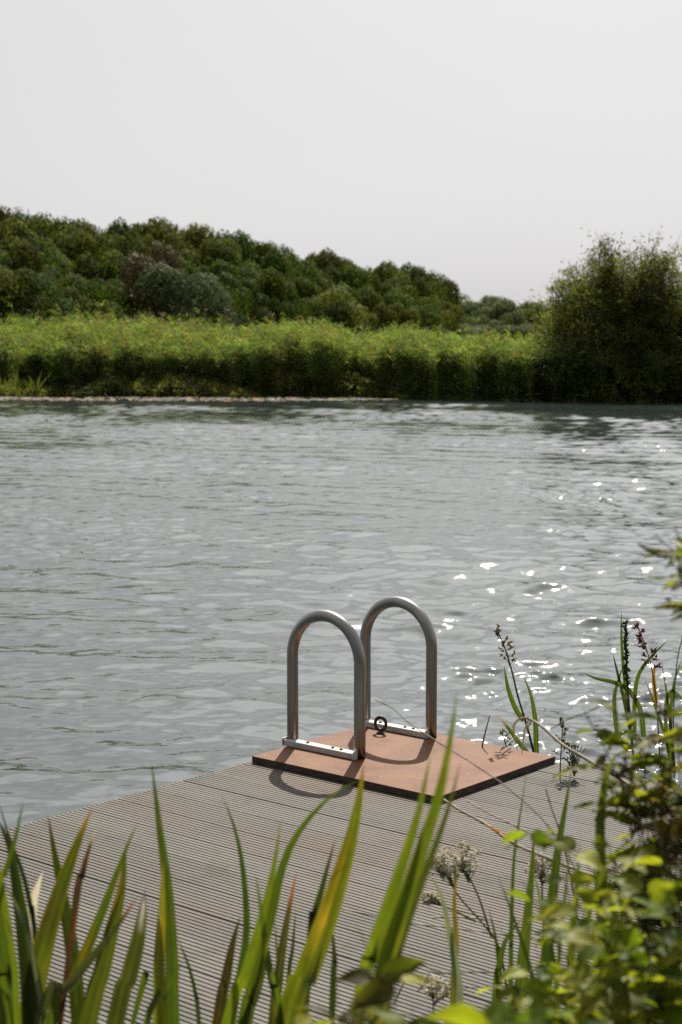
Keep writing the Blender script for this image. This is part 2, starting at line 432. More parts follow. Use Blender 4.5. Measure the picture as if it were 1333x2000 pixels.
mb.add([uv(x, y, z) for z in (BT-e-.0001, .0015) for x, y in ((0, 0), (BA, 0), (BA, BB), (0, BB))],
       [(0, 4, 5, 1), (1, 5, 6, 2), (2, 6, 7, 3), (3, 7, 4, 0), (4, 7, 6, 5)])
mb.build('layered_edge', EDGE, plat, smooth=False, recalc=True)
rust = solid_mat('dull_screw_steel', (.07, .05, .035), (.14, .10, .075), 90, .5, .6)
for (uu, vv) in ((.03, .03), (.055, .075), (.40, .035), (.47, .055), (.53, .075), (.80, .04), (.80, .34), (.79, .66), (.69, .52), (.62, .40), (.50, .665), (.04, .52), (.025, .40), (.22, .30), (.735, .30)):
    mb = MB(); P = uv(uu, vv, BT)
    mb.tube([P-(0, 0, .001), P+(0, 0, .0006), P+(0, 0, .0013)], [.0052, .0052, .0036], 10)
    mb.build('screw', rust, plat)

# ------------------------------------------------------------------ swim ladder
m, nt, out = new_mat('brushed_steel_tube')
n1 = noise(nt, 9, 4, .6, None, (1, 1, .35)); n2 = noise(nt, 25, 3, .6, None, (1, 1, .3))
c = mixc(nt, ramp(nt, n1, .3, .7), (.23, .225, .215), (.36, .35, .335))
p = N(nt, 'ShaderNodeBsdfPrincipled', Metallic=1.0); nt.links.new(c, p.inputs['Base Color'])
mr = N(nt, 'ShaderNodeMapRange'); nt.links.new(n2, mr.inputs[0]); mr.inputs[3].default_value = .16; mr.inputs[4].default_value = .34
nt.links.new(mr.outputs[0], p.inputs['Roughness']); nt.links.new(p.outputs[0], out.inputs[0]); STEEL = m
ALU = solid_mat('pale_aluminium_bar', (.36, .355, .345), (.46, .45, .44), 30, .45, .0, .5, bump=.1, bscale=200, r2=.55)
lad = empty('swim_ladder', uv(.15, .44, BT), 'metal swim ladder with two arched handrails on the red brown board', 'ladder')
UL, UR, TR, HT = -.006, .3145, .0212, .497
def handrail(vv, label):
    mb = MB(); Rr = (UR-UL)/2; cu = (UL+UR)/2
    P = [uv(UL, vv, z) for z in np.linspace(-.95, BT+HT-Rr-.012, 14)]
    P += [uv(cu-Rr*math.cos(a), vv, BT+HT-Rr+Rr*math.sin(a)) for a in np.linspace(0.06, math.pi-.06, 40)]
    P += [uv(UR, vv, z) for z in np.linspace(BT+HT-Rr-.012, BT+.0005, 8)]
    mb.tube(P, TR, 32)
    h = mb.build('handrail', STEEL, lad); h['label'] = label
    mb = MB(); o = vv-.020
    mb.box(uv((UL+UR)/2-.004, o, BT+.0118), AX*((UR-UL)/2+.006), BX*.019, (0, 0, .0113), bev=.0022)
    mb.box(uv(UL-.014, o+.004, BT+.0150), AX*.003, BX*.026, (0, 0, .0142), bev=.001)
    mb.box(uv(UR+.004, o-.004, BT+.0150), AX*.003, BX*.018, (0, 0, .0142), bev=.001)
    bar = mb.build('base_bar', ALU, h, smooth=False); bar.location = (0, 0, 0)
    for uu in (.085, .205, .245):
        mb = MB(); P0 = uv(uu, o, BT+.0231)
        mb.tube([P0+(0, 0, .0002), P0+(0, 0, .0018)], .0078, 16)
        mb.tube([P0+(0, 0, .0019), P0+(0, 0, .0056), P0+(0, 0, .0066)], [.0055, .0055, .0044], 6)
        b = mb.build('bolt', rust, h, smooth=False); b.location = (0, 0, 0)
handrail(.226, 'nearer of the two arched handrails'); handrail(.649, 'farther of the two arched handrails')

# ------------------------------------------------------------------ eye bolt
iron = solid_mat('dark_forged_iron', (.030, .026, .022), (.075, .062, .050), 60, .45, .7, bump=.3, bscale=150, r2=.62)
P0 = uv(.137, .566, BT)
ey = empty('ring_bolt', P0, 'dark iron ring bolt standing on the red brown board', 'ring bolt')
mb = MB(); d1 = unit(np.array([.93, -.36, 0])); rc, rt = .0215, .0062
for k in range(1):
    n, q = 40, 12; V = []
    for i in range(n):
        a = 2*math.pi*i/n; cdir = d1*math.sin(a)+np.array([0, 0, math.cos(a)]); nn = np.cross(d1, (0, 0, 1))
        for j in range(q):
            b = 2*math.pi*j/q; V.append(P0+(0, 0, .0385)+cdir*(rc+rt*math.cos(b))*np.array([1, 1, 1.13])+nn*rt*math.sin(b))
    mb.add(V, [(i*q+j, i*q+(j+1) % q, ((i+1) % n)*q+(j+1) % q, ((i+1) % n)*q+j) for i in range(n) for j in range(q)])
mb.build('ring', iron, ey, recalc=True)
mb = MB(); mb.tube([P0+(0, 0, z) for z in (.0008, .0035, .005, .008, .012, .016)], [.0165, .0165, .014, .0085, .0075, .0085], 20); mb.build('collar', iron, ey)

# ================================================================== vegetation tools
def leaves_mesh(name, P, D, Nn, Ln, Wd, col, bend=.15):
    """many small leaves: base P, direction D, normal Nn, length, width -> two folded quads each"""
    n = len(P); D = unit(D); Sd = unit(np.cross(D, Nn)); Nn = np.cross(Sd, D)
    Ln = Ln[:, None]; Wd = Wd[:, None]
    mid = P+D*Ln*.45
    tip = P+D*Ln-Nn*Ln*bend
    a = mid+Sd*Wd*.5-Nn*Wd*.12; b = mid-Sd*Wd*.5-Nn*Wd*.12
    V = np.stack([P, a, tip, b], 1).reshape(-1, 3)
    Fc = np.arange(n*4).reshape(n, 4)
    return mesh_np(name, V, Fc, np.repeat(col, 4, 0))

def copy_thing(root, loc, rz, sc):
    r = root.copy(); COL.objects.link(r); r.location = loc; r.rotation_euler = (0, 0, rz); r.scale = sc
    for ch in root.children:
        c = ch.copy(); COL.objects.link(c); c.parent = r
    return r

BARK = solid_mat('grey_brown_bark', (.05, .04, .03), (.10, .085, .065), 4, .9, stretch=(3, 3, .6), bump=.8, bscale=9)
WOODLEAF = leaf_mat('woodland_leaves', (.046, .066, .019), .25, .40, (1.45, 1.5, .6), .7, .05, .9, .8)

def tree_crown(seed, rx, rz, zc, lobes=13, n=9000, leaf=.25):
    global rng
    keep = rng; rng = np.random.default_rng(seed)
    d = rand_dirs(lobes); d[:, 2] = np.abs(d[:, 2])*1.1-.35
    d = unit(d)
    c = d*np.array([rx, rx, rz])*rng.uniform(.42, .86, (lobes, 1)); rad = rx*rng.uniform(.30, .52, lobes)
    c = np.vstack([c, [[0, 0, 0]]]); rad = np.r_[rad, rx*.62]
    w = rad**2; k = rng.choice(len(c), n, p=w/w.sum())
    dd = rand_dirs(n); dd[:, 2] += .25; dd = unit(dd)
    P = c[k]+dd*(rad[k]*rng.uniform(.72, 1.08, n))[:, None]*np.array([1, 1, .85])
    inner = np.array([np.min(np.linalg.norm((p-c)/np.array([1, 1, .85]), axis=1)/rad) for p in P])
    P, dd, k = P[inner > .62], dd[inner > .62], k[inner > .62]
    n = len(P)
    P = P+np.array([0, 0, zc])
    nn = unit(dd+.5*rand_dirs(n)); D = unit(np.cross(nn, rand_dirs(n)))
    tn = (.72+.56*rng.random((len(c), 1)))[k]*np.array([1, 1, 1])*rng.uniform(.75, 1.25, (n, 1))
    tn = tn*np.c_[rng.uniform(.9, 1.18, n), np.ones(n), rng.uniform(.8, 1.1, n)]
    L = leaf*rng.uniform(.6, 1.5, n)
    me = leaves_mesh('crown', P-D*L[:, None]*.4, D, nn, L, L*.8, tn)
    rng = keep
    return me, c+np.array([0, 0, zc])

def make_tree(name, seed, rx, rz, zc, mat, **kw):
    root = empty(name, (0, 0, 0))
    me, c = tree_crown(seed, rx, rz, zc, **kw)
    link('crown', me, mat, root, False)
    mb = MB(); r0 = .22
    mb.tube(spline([(0, 0, -.3), (.15, .1, zc*.4), (-.1, .05, zc), (0, 0, zc+rz*.5)], 9), np.linspace(r0, .06, 9), 8)
    for q in c[::3]:
        mb.tube(spline([(0, 0, zc*.62), (q[0]*.45, q[1]*.45, zc*.8+q[2]*.2), tuple(q)], 5), np.linspace(.09, .025, 5), 5)
    mb.build('trunk', BARK, root)
    return root

# ------------------------------------------------------------------ the wood on the far side
protos = [make_tree('broadleaf_tree', 100+i, rx, rz, zc, WOODLEAF) for i, (rx, rz, zc) in enumerate(
    ((3.6, 4.6, 5.0), (4.2, 4.8, 4.9), (3.2, 5.0, 5.2), (4.6, 4.5, 4.8), (3.8, 4.4, 5.0)))]
TOPS = [max(v.co.z for c in p.children if c.name.startswith('crown') for v in c.data.vertices)-.25 for p in protos]
skyline = [(-420, 380), (-200, 385), (0, 398), (60, 405), (110, 420), (180, 430), (240, 424), (330, 432), (400, 442), (470, 455), (520, 466), (560, 480), (620, 487),
           (680, 500), (740, 514), (800, 512), (838, 522), (862, 536), (878, 572)]
kx = [q[0] for q in skyline]; ky = [q[1] for q in skyline]
def wood_dist(px): return np.interp(px, [-420, 0, 500, 884], [150, 165, 205, 255])
used = {}
def put_tree(px, topy, Dd, label, group, k=None, mat=None, wide=1.0):
    k = random.randrange(len(protos)) if k is None else k
    top = at(px, topy+6, Dd); zt = top[2]
    s = (zt+1.2)/TOPS[k]; w = s*wide
    p = protos[k]
    loc = (top[0], top[1], -1.2); rz = random.uniform(0, 6.28)
    if k not in used and mat is None:
        used[k] = 1; o = p; o.location = loc; o.rotation_euler = (0, 0, rz); o.scale = (w, w, s)
    else:
        o = copy_thing(p, loc, rz, (w, w, s))
        if mat is not None:
            c = [q for q in o.children if q.name.startswith('crown')][0]
            c.data = c.data.copy(); c.data.materials[0] = mat
    tag(o, label, 'tree', group); return o
G1 = 'trees of the wood beyond the reeds'
for row, (dx, drop, dD, wide) in enumerate(((23, 3, 0, .52), (29, 34, -14, .56), (36, 72, -26, .62), (46, 116, -37, .74))):
    px = -330+row*17
    while px < 868-row*3:
        ty = np.interp(px, kx, ky)+random.uniform(-9, 9)+drop*np.interp(px, [0, 500, 870], [1, .85, .6])
        if ty < 636:
            lab = ('tree on the skyline of the dark wood beyond the reeds', 'tree in the middle of the dark wood below the skyline',
                   'tree in the lower middle of the dark wood behind the reeds', 'low tree along the front edge of the dark wood')[row]
            base = wood_dist(px)+dD+random.uniform(-4, 4)
            put_tree(px, ty, base, lab, G1, None, None, wide*random.uniform(.85, 1.2)*max(1, 7.0/max(2.5, at(px, ty, base)[2])))
        px += dx*random.uniform(.75, 1.25)*165/wood_dist(px)*1.1
GREY = leaf_mat('grey_green_leaves', (.080, .102, .056), .25, .3, (1.2, 1.3, .8), .7, .06, .9)
BROWN = leaf_mat('dry_brown_leaves', (.072, .066, .034), .25, .25, (1.3, 1.1, .6), .6, .2, .9)
YG = leaf_mat('yellow_green_leaves', (.11, .135, .040), .25, .35, (1.4, 1.4, .6), .7, .06, .9)
put_tree(372, 512, 140, 'round grey green tree standing in front of the dark wood', G1, 0, GREY, .95)
put_tree(302, 470, 144, 'tall brownish tree with thin foliage in front of the dark wood', G1, 2, BROWN, .55)
put_tree(662, 556, 186, 'small yellow green tree at the front of the wood near its right end', G1, 4, YG, .9)
put_tree(812, 582, 214, 'light green tree low at the right end of the wood', G1, 1, YG, .9)
HAZE_LEAF = leaf_mat('haze_tinted_leaves', (.082, .102, .050), .25, .40, (1.3, 1.35, .8), .7, .05, .9)  # distance haze put into the leaf colour, paler and greyer than the near wood
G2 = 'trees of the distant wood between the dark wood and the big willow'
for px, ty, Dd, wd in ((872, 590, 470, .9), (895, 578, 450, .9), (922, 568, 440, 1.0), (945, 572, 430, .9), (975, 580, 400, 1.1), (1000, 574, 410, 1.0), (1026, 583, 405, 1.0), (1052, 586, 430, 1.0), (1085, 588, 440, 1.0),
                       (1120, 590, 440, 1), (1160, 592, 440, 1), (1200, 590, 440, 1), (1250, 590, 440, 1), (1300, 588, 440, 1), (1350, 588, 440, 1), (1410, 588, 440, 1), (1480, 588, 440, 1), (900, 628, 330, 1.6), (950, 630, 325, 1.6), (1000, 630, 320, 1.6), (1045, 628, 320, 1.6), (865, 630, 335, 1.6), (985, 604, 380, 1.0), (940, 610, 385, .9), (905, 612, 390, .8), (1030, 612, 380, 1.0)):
    put_tree(px, ty, Dd, 'tree coloured paler for haze in the distant wood between dark wood and big willow', G2, None, HAZE_LEAF, wd)
for i, p in enumerate(protos):
    if i not in used: bpy.data.objects.remove(p)

# ------------------------------------------------------------------ reed bed on the far bank
def vnoise(x, seed=0, oct=3):
    r = np.random.default_rng(seed); tot = np.zeros_like(x)
    for o in range(oct):
        T = r.random(4096); q = x*(2**o)+1000.3; i = np.floor(q).astype(int); f = q-i; f = f*f*(3-2*f)
        tot += (T[i % 4096]*(1-f)+T[(i+1) % 4096]*f-.5)/(1.6**o)
    return tot
REED = leaf_mat('reed_leaves', (.108, .142, .046), .3, .50, (1.68, 1.72, .74), .6, .06, 1.5)
PLUME = leaf_mat('pinkish_reed_plumes', (.22, .16, .11), .2, .4, (1.2, 1, .9), .8, .1, 4)
DRY = leaf_mat('dry_straw_stems', (.32, .27, .17), .25, .2, (1.2, 1.1, .8), .7, .2, 6)

def reed_top(x):                                                     # height of the reed tops over the water at bank position x
    px = 666.5+x/60*F
    y = np.interp(px, [-900, 0, 60, 150, 240, 330, 400, 440, 520, 600, 700, 800, 900, 1000, 1070, 1200, 1500], [640, 642, 636, 632, 637, 635, 640, 655, 651, 652, 659, 664, 665, 666, 667, 672, 672])
    return EYE+(680-y)/F*64-WATER
def reeds(name, x0, x1, dens, seed, label):
    global rng
    keep = rng; rng = np.random.default_rng(seed)
    n = int((x1-x0)*dens)
    x = rng.uniform(x0, x1, n)
    t = rng.random(n)**1.6*7.5
    front = bank_line(x)-.1+1.2*vnoise(x*.45, 3)+2.2*np.abs(vnoise(x*.9, 9))-.35
    y = front+t
    SL = np.interp(x, [-6.0, -1.5], [.34, 0])
    h = reed_top(x)*(1+.16*vnoise(x*.7, 5)+.17*vnoise(x*2.1+y*1.3, 6)+.10*vnoise(x*4.7+y*2.1, 16)+rng.normal(size=n)*.06+.17*(rng.random(n) < .04))*np.where(True, np.clip(.80+.09*t, .7, 1.0)*(1-SL)+SL*np.clip(.30+.12*t, .3, 1.04), 0)
    Vs, Fs, Cs, Ms = [], [], [], []
    cnt = 0
    def addq(V, col, m):
        nonlocal cnt
        k = V.shape[0]; idx = np.arange(k*4).reshape(k, 4)+cnt; cnt += k*4
        Vs.append(V.reshape(-1, 3)); Fs.append(idx); Cs.append(np.repeat(col, 4, 0)); Ms.append(np.full(k, m))
    lean = rng.normal(size=(n, 2))*.10; lean[:, 0] -= .03
    base = np.c_[x, y, np.full(n, WATER-.05)]
    tipd = np.c_[lean*h[:, None], h]
    a = rng.uniform(0, math.pi, n); sd = np.c_[np.cos(a), np.sin(a), np.zeros(n)]*.011
    green = np.c_[rng.uniform(.75, 1.3, n), rng.uniform(.8, 1.2, n), rng.uniform(.7, 1.2, n)]*rng.uniform(.7, 1.2, (n, 1))
    strawm = rng.random(n) < .025
    green[strawm] = (2.1, 1.35, 1.6)
    addq(np.stack([base-sd, base+sd, base+tipd+sd*.4, base+tipd-sd*.4], 1), green*.8, 0)
    for j in range(13):
        f = rng.uniform(.30, 1.0, n) if j > 3 else rng.uniform(.78, 1.02, n)
        p = base+tipd*f[:, None]
        az = rng.uniform(0, 2*math.pi, n); az = np.where(rng.random(n) < .4, rng.normal(size=n)*.6+math.pi, az)
        out = np.c_[np.cos(az), np.sin(az), np.zeros(n)]
        L = rng.uniform(.22, .52, n)[:, None]; Wd = rng.uniform(.018, .034, n)[:, None]
        up = rng.uniform(.5, 1.1, n)[:, None]
        d1 = unit(out+np.array([0, 0, 1])*up); d2 = unit(out+np.array([0, 0, 1])*(up-1.3))
        s2 = unit(np.cross(d1, rand_dirs(n)))
        m1 = p+d1*L*.5; tp = m1+d2*L*.5
        cl = green*rng.uniform(.8, 1.2, (n, 1))
        addq(np.stack([p-s2*Wd*.3, p+s2*Wd*.3, m1+s2*Wd*.5, m1-s2*Wd*.5], 1), cl, 0)
        addq(np.stack([m1-s2*Wd*.5, m1+s2*Wd*.5, tp+s2*Wd*.05, tp-s2*Wd*.05], 1), cl, 0)
    # seed plumes on some stems well back
    q = np.where((t > 2.6) & (rng.random(n) < np.interp(666.5+x/60*F, [0, 150, 260, 480, 560, 800], [.02, .05, .10, .10, .03, .02])))[0]
    for j in range(4):
        k = len(q); p = base[q]+tipd[q]*1.02+np.c_[rng.normal(size=(k, 2))*.02, rng.uniform(0, .16, k)]
        out = unit(np.c_[rng.normal(size=(k, 2))*.5, np.ones(k)]); s2 = unit(np.cross(out, rand_dirs(k)))
        L = rng.uniform(.10, .20, k)[:, None]; Wd = .055
        cl = np.ones((k, 3))*rng.uniform(.6, 1.1, (k, 1))
        addq(np.stack([p-s2*.01, p+out*L*.4-s2*Wd*.5, p+out*L, p+out*L*.4+s2*Wd*.5], 1), cl, 1)
    me = mesh_np(name, np.vstack(Vs), np.vstack(Fs), np.vstack(Cs), np.concatenate(Ms))
    o = link(name, me, [REED, PLUME], None, False); tag(o, label, None, None, 'stuff')
    rng = keep
reeds('reed_bed', -21, 11, 420, 21, 'bright green reed bed along the far bank with dark shaded foot')
reeds('reed_bed', 11, 24, 100, 22, 'reeds beyond the big willow along the far bank')

# leafy scrub in front of the reeds on the left
SCRUB = leaf_mat('scrub_leaves', (.090, .108, .032), .3, .46, (1.7, 1.7, .7), .6, .08, 2)
def scrub(name, x0, x1, n, hmax, depth, seed, label, size=.10):
    global rng
    keep = rng; rng = np.random.default_rng(seed)
    x = rng.uniform(x0, x1, n); t = rng.random(n)
    top = hmax*(.78+.35*vnoise(x*.5, 31)+.28*vnoise(x*1.7, 32)); edge = np.clip(np.minimum(x-x0, x1-x)/1.2, .15, 1); top = top*edge
    bulge = .45*vnoise(x*.9+t*2, 33)+.45*vnoise(x*2.1-t*3, 34)
    z = top*np.sqrt(t)*1.0; y = bank_line(x)-(2.0 if depth > 2 else .75)+depth*(z/np.maximum(top, .1))**2+bulge*.6-rng.random(n)*.12
    P = np.c_[x, y, WATER+.03+z]
    nn = unit(np.c_[np.zeros(n), -np.ones(n)*.7, np.ones(n)*.6]+.9*rand_dirs(n)); D = unit(np.cross(nn, rand_dirs(n))+np.array([0, 0, -.3]))
    tn = (.8+.7*vnoise(x*1.1, 41)+.5*vnoise(z*1.6+x*.4, 42))[:, None]*np.c_[rng.uniform(.85, 1.25, n), np.ones(n), rng.uniform(.7, 1.1, n)]
    L = size*rng.uniform(.6, 1.5, n)
    o = link(name, leaves_mesh(name, P, D, nn, L, L*.62, np.clip(tn, .2, 2)), SCRUB, None, False)
    tag(o, label, None, None, 'stuff'); rng = keep
scrub('bank_scrub', -24, -3.0, 30000, 1.25, 3.0, 51, 'olive leafy scrub tumbling to the water in front of the reeds')
scrub('bank_scrub', -4.2, 2.4, 2600, 1.0, .5, 52, 'sparse creeper over the dark reed foot mid bank', .09)
scrub('bank_scrub', 11.3, 22, 9000, 1.3, .8, 53, 'dark low scrub at the water edge right of the big willow')

# floating leaves along the far edge
PAD = solid_mat('floating_leaf_surface', (.10, .097, .078), (.20, .19, .155), 3, .75, 0, .06, tint=True)
r = np.random.default_rng(8); n = 9000
x = r.uniform(-30, 16, n); w = np.interp(x, [-30, -3, 1.2, 2.5, 16], [7.0, 6.2, 3.2, 1.0, .7])
y = bank_line(x)+.2-r.random(n)*w; keepm = (vnoise(x*.35+y*.22, 61)+.4*vnoise(x*1.5, 62) > np.interp(x, [-30, 0, 2, 16], [-.55, -.28, .0, .05]))
x, y = x[keepm], y[keepm]; n = len(x); rad = r.uniform(.05, .13, n)
an = np.arange(6)*math.pi/3
tilt = r.normal(size=(n, 2))*.05
dx = np.cos(an)[None]*rad[:, None]; dy = np.sin(an)[None]*rad[:, None]
V = np.stack([x[:, None]+dx, y[:, None]+dy, WATER+.022+r.random((n, 1))*.012+tilt[:, :1]*dx+tilt[:, 1:]*dy], 2).reshape(-1, 3)
cl = np.c_[r.uniform(.8, 1.3, n), r.uniform(.8, 1.2, n), r.uniform(.7, 1.2, n)]; cl[r.random(n) < .05] = (2.2, .9, .5)
tag(link('floating_leaves', mesh_np('floating_leaves', V, np.arange(n*6).reshape(n, 6), np.repeat(cl, 6, 0)), PAD, None, False),
    'pale strip of floating leaves along the foot of the far reeds', None, None, 'stuff')

# ------------------------------------------------------------------ big willow and its neighbour
WILLOW = leaf_mat('willow_leaves', (.074, .094, .032), .3, .50, (1.55, 1.55, .7), .6, .08, 1.2)
def shrub(name, base, height, spread, nst, ntw, nlf, leaf, seed, label, mat, droop=0.0, bare=10, lean=0.0, fill=0):
    global rng
    keep = rng; rng = np.random.default_rng(seed); base = np.asarray(base, float)
    root = empty(name, base, label, 'tree' if height > 4 else 'shrub')
    wood = MB(); P, D = [], []
    for s in range(nst):
        az = rng.uniform(0, 2*math.pi); el = rng.uniform(.05, 1.0)**.6; rr = spread*el
        hh = height*(1.0-.36*el**3)*rng.uniform(.74, 1.03)
        e_ = base+np.array([math.cos(az)*rr+lean*hh, math.sin(az)*rr*.8, hh])
        b0 = base+np.array([math.cos(az)*.45*el*2, math.sin(az)*.5*el, -.1])
        mid = base+np.array([math.cos(az)*rr*.62, math.sin(az)*rr*.5, hh*.52])
        pl = spline([b0, mid, e_], 14); wood.tube(pl, np.linspace(.06, .010, 14), 5)
        for k in range(ntw):
            f = rng.uniform(.06, 1.0)**.75; p0 = pl[min(13, int(f*13))]
            dirn = unit(np.array([math.cos(az)*.35, math.sin(az)*.35, .55-droop*1.5])+.85*rand_dirs(1)[0]); Ls = rng.uniform(.5, 1.5)*(1.15-.4*f)
            q = p0+dirn*Ls-np.array([0, 0, droop*Ls*.8])
            if k % 2 == 0: wood.tube([p0, (p0+q)/2+rng.normal(size=3)*.03, q], [.010, .007, .004], 3, caps=False)
            m = rng.integers(nlf//2, nlf); tt = rng.random(m)[:, None]
            P.append(p0+(q-p0)*tt+rng.normal(size=(m, 3))*.10); D.append(unit(np.tile(dirn, (m, 1))+.9*rand_dirs(m)-np.array([0, 0, droop])))
    for k in range(bare):
        p0 = base+np.array([rng.uniform(.15, .75)*spread, rng.uniform(-1, 1), height*rng.uniform(.70, .84)])
        q = p0+np.array([rng.uniform(-.1, .35), 0, rng.uniform(.9, 1.45)])
        wood.tube(spline([p0, (p0+q)/2+rng.normal(size=3)*.08, q], 6), np.linspace(.014, .004, 6), 4)
    for k in range(fill):                                            # leafy spray tips all over the rounded outside
        d = unit(np.array([rng.normal(), rng.normal(), abs(rng.normal())*.9])); q = rng.uniform(.70, 1.0)
        p0 = base+d*q*np.array([spread*.97, spread*.85, height*.90]); m = rng.integers(8, 22); dr = unit(d+.5*rand_dirs(1)[0])
        P.append(p0+dr*rng.random((m, 1))*.45+rng.normal(size=(m, 3))*.08); D.append(unit(np.tile(dr, (m, 1))+.8*rand_dirs(m)))
    P = np.vstack(P); D = np.vstack(D); n = len(P)
    zr = np.clip(P[:, 2], WATER+.05, None); P[:, 2] = zr
    nn = unit(rand_dirs(n)+np.array([0, -.2, .5])); L = leaf*rng.uniform(.6, 1.5, n)
    tn = np.c_[rng.uniform(.85, 1.3, n), np.ones(n), rng.uniform(.7, 1.15, n)]*(1+.55*vnoise(P[:, 0]*.9+P[:, 2]*.7, seed)[:, None]+.4*vnoise(P[:, 2]*1.8-P[:, 0]*.5, seed+1)[:, None])
    V = P-base
    c = link('crown', leaves_mesh('crown', P, D, nn, L, L*.42, np.clip(tn, .25, 2)), mat, root, False)
    wood.build('trunk', BARK, root)
    rng = keep
    return root
b = at(1222, 782, 59.2); b[2] = WATER
shrub('willow_tree', b, 5.55, 3.45, 64, 46, 30, .115, 71, 'big dark willow with loose feathery top at the right water edge', WILLOW, fill=2200)
b = at(1352, 782, 58.2); b[2] = WATER
shrub('willow_bush', b, 3.6, 1.5, 16, 34, 20, .13, 72, 'drooping lighter willow bush at the right edge of the photo beside the big willow', leaf_mat('pale_willow_leaves', (.10, .105, .045), .3, .4, (1.5, 1.4, .7), .6, .08, 1.2), .45, 0)
b = at(1105, 783, 57.7); b[2] = WATER
shrub('waterside_bush', b, 1.75, .95, 14, 26, 20, .11, 73, 'low dark bush at the left foot of the big willow', leaf_mat('dark_bush_leaves', (.05, .066, .022), .3, .35, None, .5, .3, 1.2), .1, 0)

# ================================================================== foreground plants
IRIS = leaf_mat('iris_leaf', (.86, .86, .86), .10, .36, (1.6, 1.55, .45), .42, .3, 30, strap=True)
SEDGE = IRIS
GREEN, BRIGHT, DARK, OLIVE, YELLOW = (.055, .085, .016), (.095, .135, .018), (.026, .042, .012), (.050, .068, .016), (.12, .145, .022)
ORANGE, BROWNC, CREAM, STRAW, GREYG = (.20, .105, .018), (.055, .030, .018), (.62, .58, .46), (.42, .34, .22), (.15, .18, .12)

def blade(parent, pts, Y, width, base=GREEN, edge=None, tip=None, tiplen=.08, patch=None, twist=None, root=None, name='leaf', taper=2.2, Ytip=None, fold=.16, droot=None, seed=None):
    """long strap leaf whose middle runs through the photo pixels pts (tip first) at distance Y; root = foot on the ground"""
    pr = np.random.default_rng(int(abs(pts[0][0]*7+pts[0][1]*3)) if seed is None else seed)
    Ys = np.linspace(Y if Ytip is None else Ytip, Y, len(pts))
    P = [at(x, y, d) for (x, y), d in zip(pts, Ys)]
    if root is not None: P.append(np.asarray(root, float))
    P = np.array(P); k = 34; C = spline(P, k); s = np.linspace(0, 1, k)
    lens = np.r_[0, np.cumsum(np.linalg.norm(np.diff(C, axis=0), axis=1))]; sl_ = lens/lens[-1]
    T = unit(np.gradient(C, axis=0)); view = unit(C-np.array([0, 0, EYE]))
    Sd = unit(np.cross(T, view)); Nn = unit(np.cross(Sd, T))
    tw = (pr.uniform(-.55, .55) if twist is None else twist)+np.linspace(pr.uniform(-.25, .25), 0, k)
    Sd2 = Sd*np.cos(tw)[:, None]+Nn*np.sin(tw)[:, None]; N2 = unit(np.cross(Sd2, T))
    vis = np.array([i for i in range(k)]); full = lens/ (lens[-1] if root is None else np.linalg.norm(P[-2]-P[0])+1e-9)
    Wd = .82*width*Y/F*(1-(1-np.clip(full, 0, 1))**taper)+.0003
    if root is not None: Wd = Wd*np.where(full > 1, np.clip(1.0-.25*(full-1), .5, 1), 1)
    cr = np.array([-1, -.72, -.38, 0, .38, .72, 1.0]); q = len(cr)
    V = C[:, None]+Sd2[:, None]*(cr[None, :, None]*Wd[:, None, None]*.5)+N2[:, None]*((1-np.abs(cr))[None, :, None]*Wd[:, None, None]*fold)
    base = np.array(base); col = np.tile(base, (k, q, 1)).astype(float)
    ph = pr.uniform(0, 6.28)
    streak = 1+.22*np.sin(cr*7+ph)[None, :, None]+.10*np.sin(s*7+ph)[:, None, None]
    col *= streak
    if edge is not None:
        w = (np.abs(cr) > .9)[None, :, None]*np.clip(1.2-full*.8, 0.15, 1)[:, None, None]; col = col*(1-w*.62)+np.array(edge)*w*.62
    if patch is not None:
        for (s0, wd_, side, colr) in patch:
            w = np.exp(-((full[:, None]-s0)/wd_)**2)*np.clip(1.0-np.abs(cr[None]-side)/.7, 0, 1); w = np.clip(w*.85, 0, .6)[..., None]
            col = col*(1-w)+np.array(colr)*w
    if tip is not None:
        w = np.clip((tiplen-full)/tiplen*1.6, 0, 1)[:, None, None]; col = col*(1-w)+np.array(tip)*w
    ii = (np.arange(k-1)[:, None]*q+np.arange(q-1)[None]).ravel()
    me = mesh_np(name, V.reshape(-1, 3), np.c_[ii, ii+1, ii+q+1, ii+q], col.reshape(-1, 3),
                 attrs={'across': (pr.uniform(0, 9)+cr[None, :]*Wd[:, None]*.5).ravel(), 'along': np.repeat(lens, q)})
    return link(name, me, IRIS, parent)

def iris(label, Y, rootx, leaves, group='iris clumps on the near bank', name='iris_plant', cat='iris'):
    """leaves: dicts; each leaf runs on down to the clump's foot"""
    foot = at(rootx, 1990, Y); foot[2] = float(bank_z(foot[0], foot[1]))
    root = empty(name, foot, label, cat, group)
    for lf in leaves:
        lf = dict(lf); pts = lf.pop('p'); dy = lf.pop('dy', 0.0); w = lf.pop('w')
        x2, y2 = pts[-1]; low = at(x2, y2, Y+dy)
        up = at(*pts[-2], Y+dy); sx = (low[0]-up[0])/max(.03, up[2]-low[2]); run = np.clip(sx*(low[2]-foot[2]), -.16, .16)
        r_ = np.array([low[0]+run*.8+random.uniform(-.015, .015), foot[1]+dy, foot[2]-.03])
        r0_ = np.array([low[0]*.55+foot[0]*.45+random.uniform(-.02, .02), foot[1]+dy, foot[2]-.03])
        blade(root, pts, Y+dy, w, root=r_, **lf)
    return root

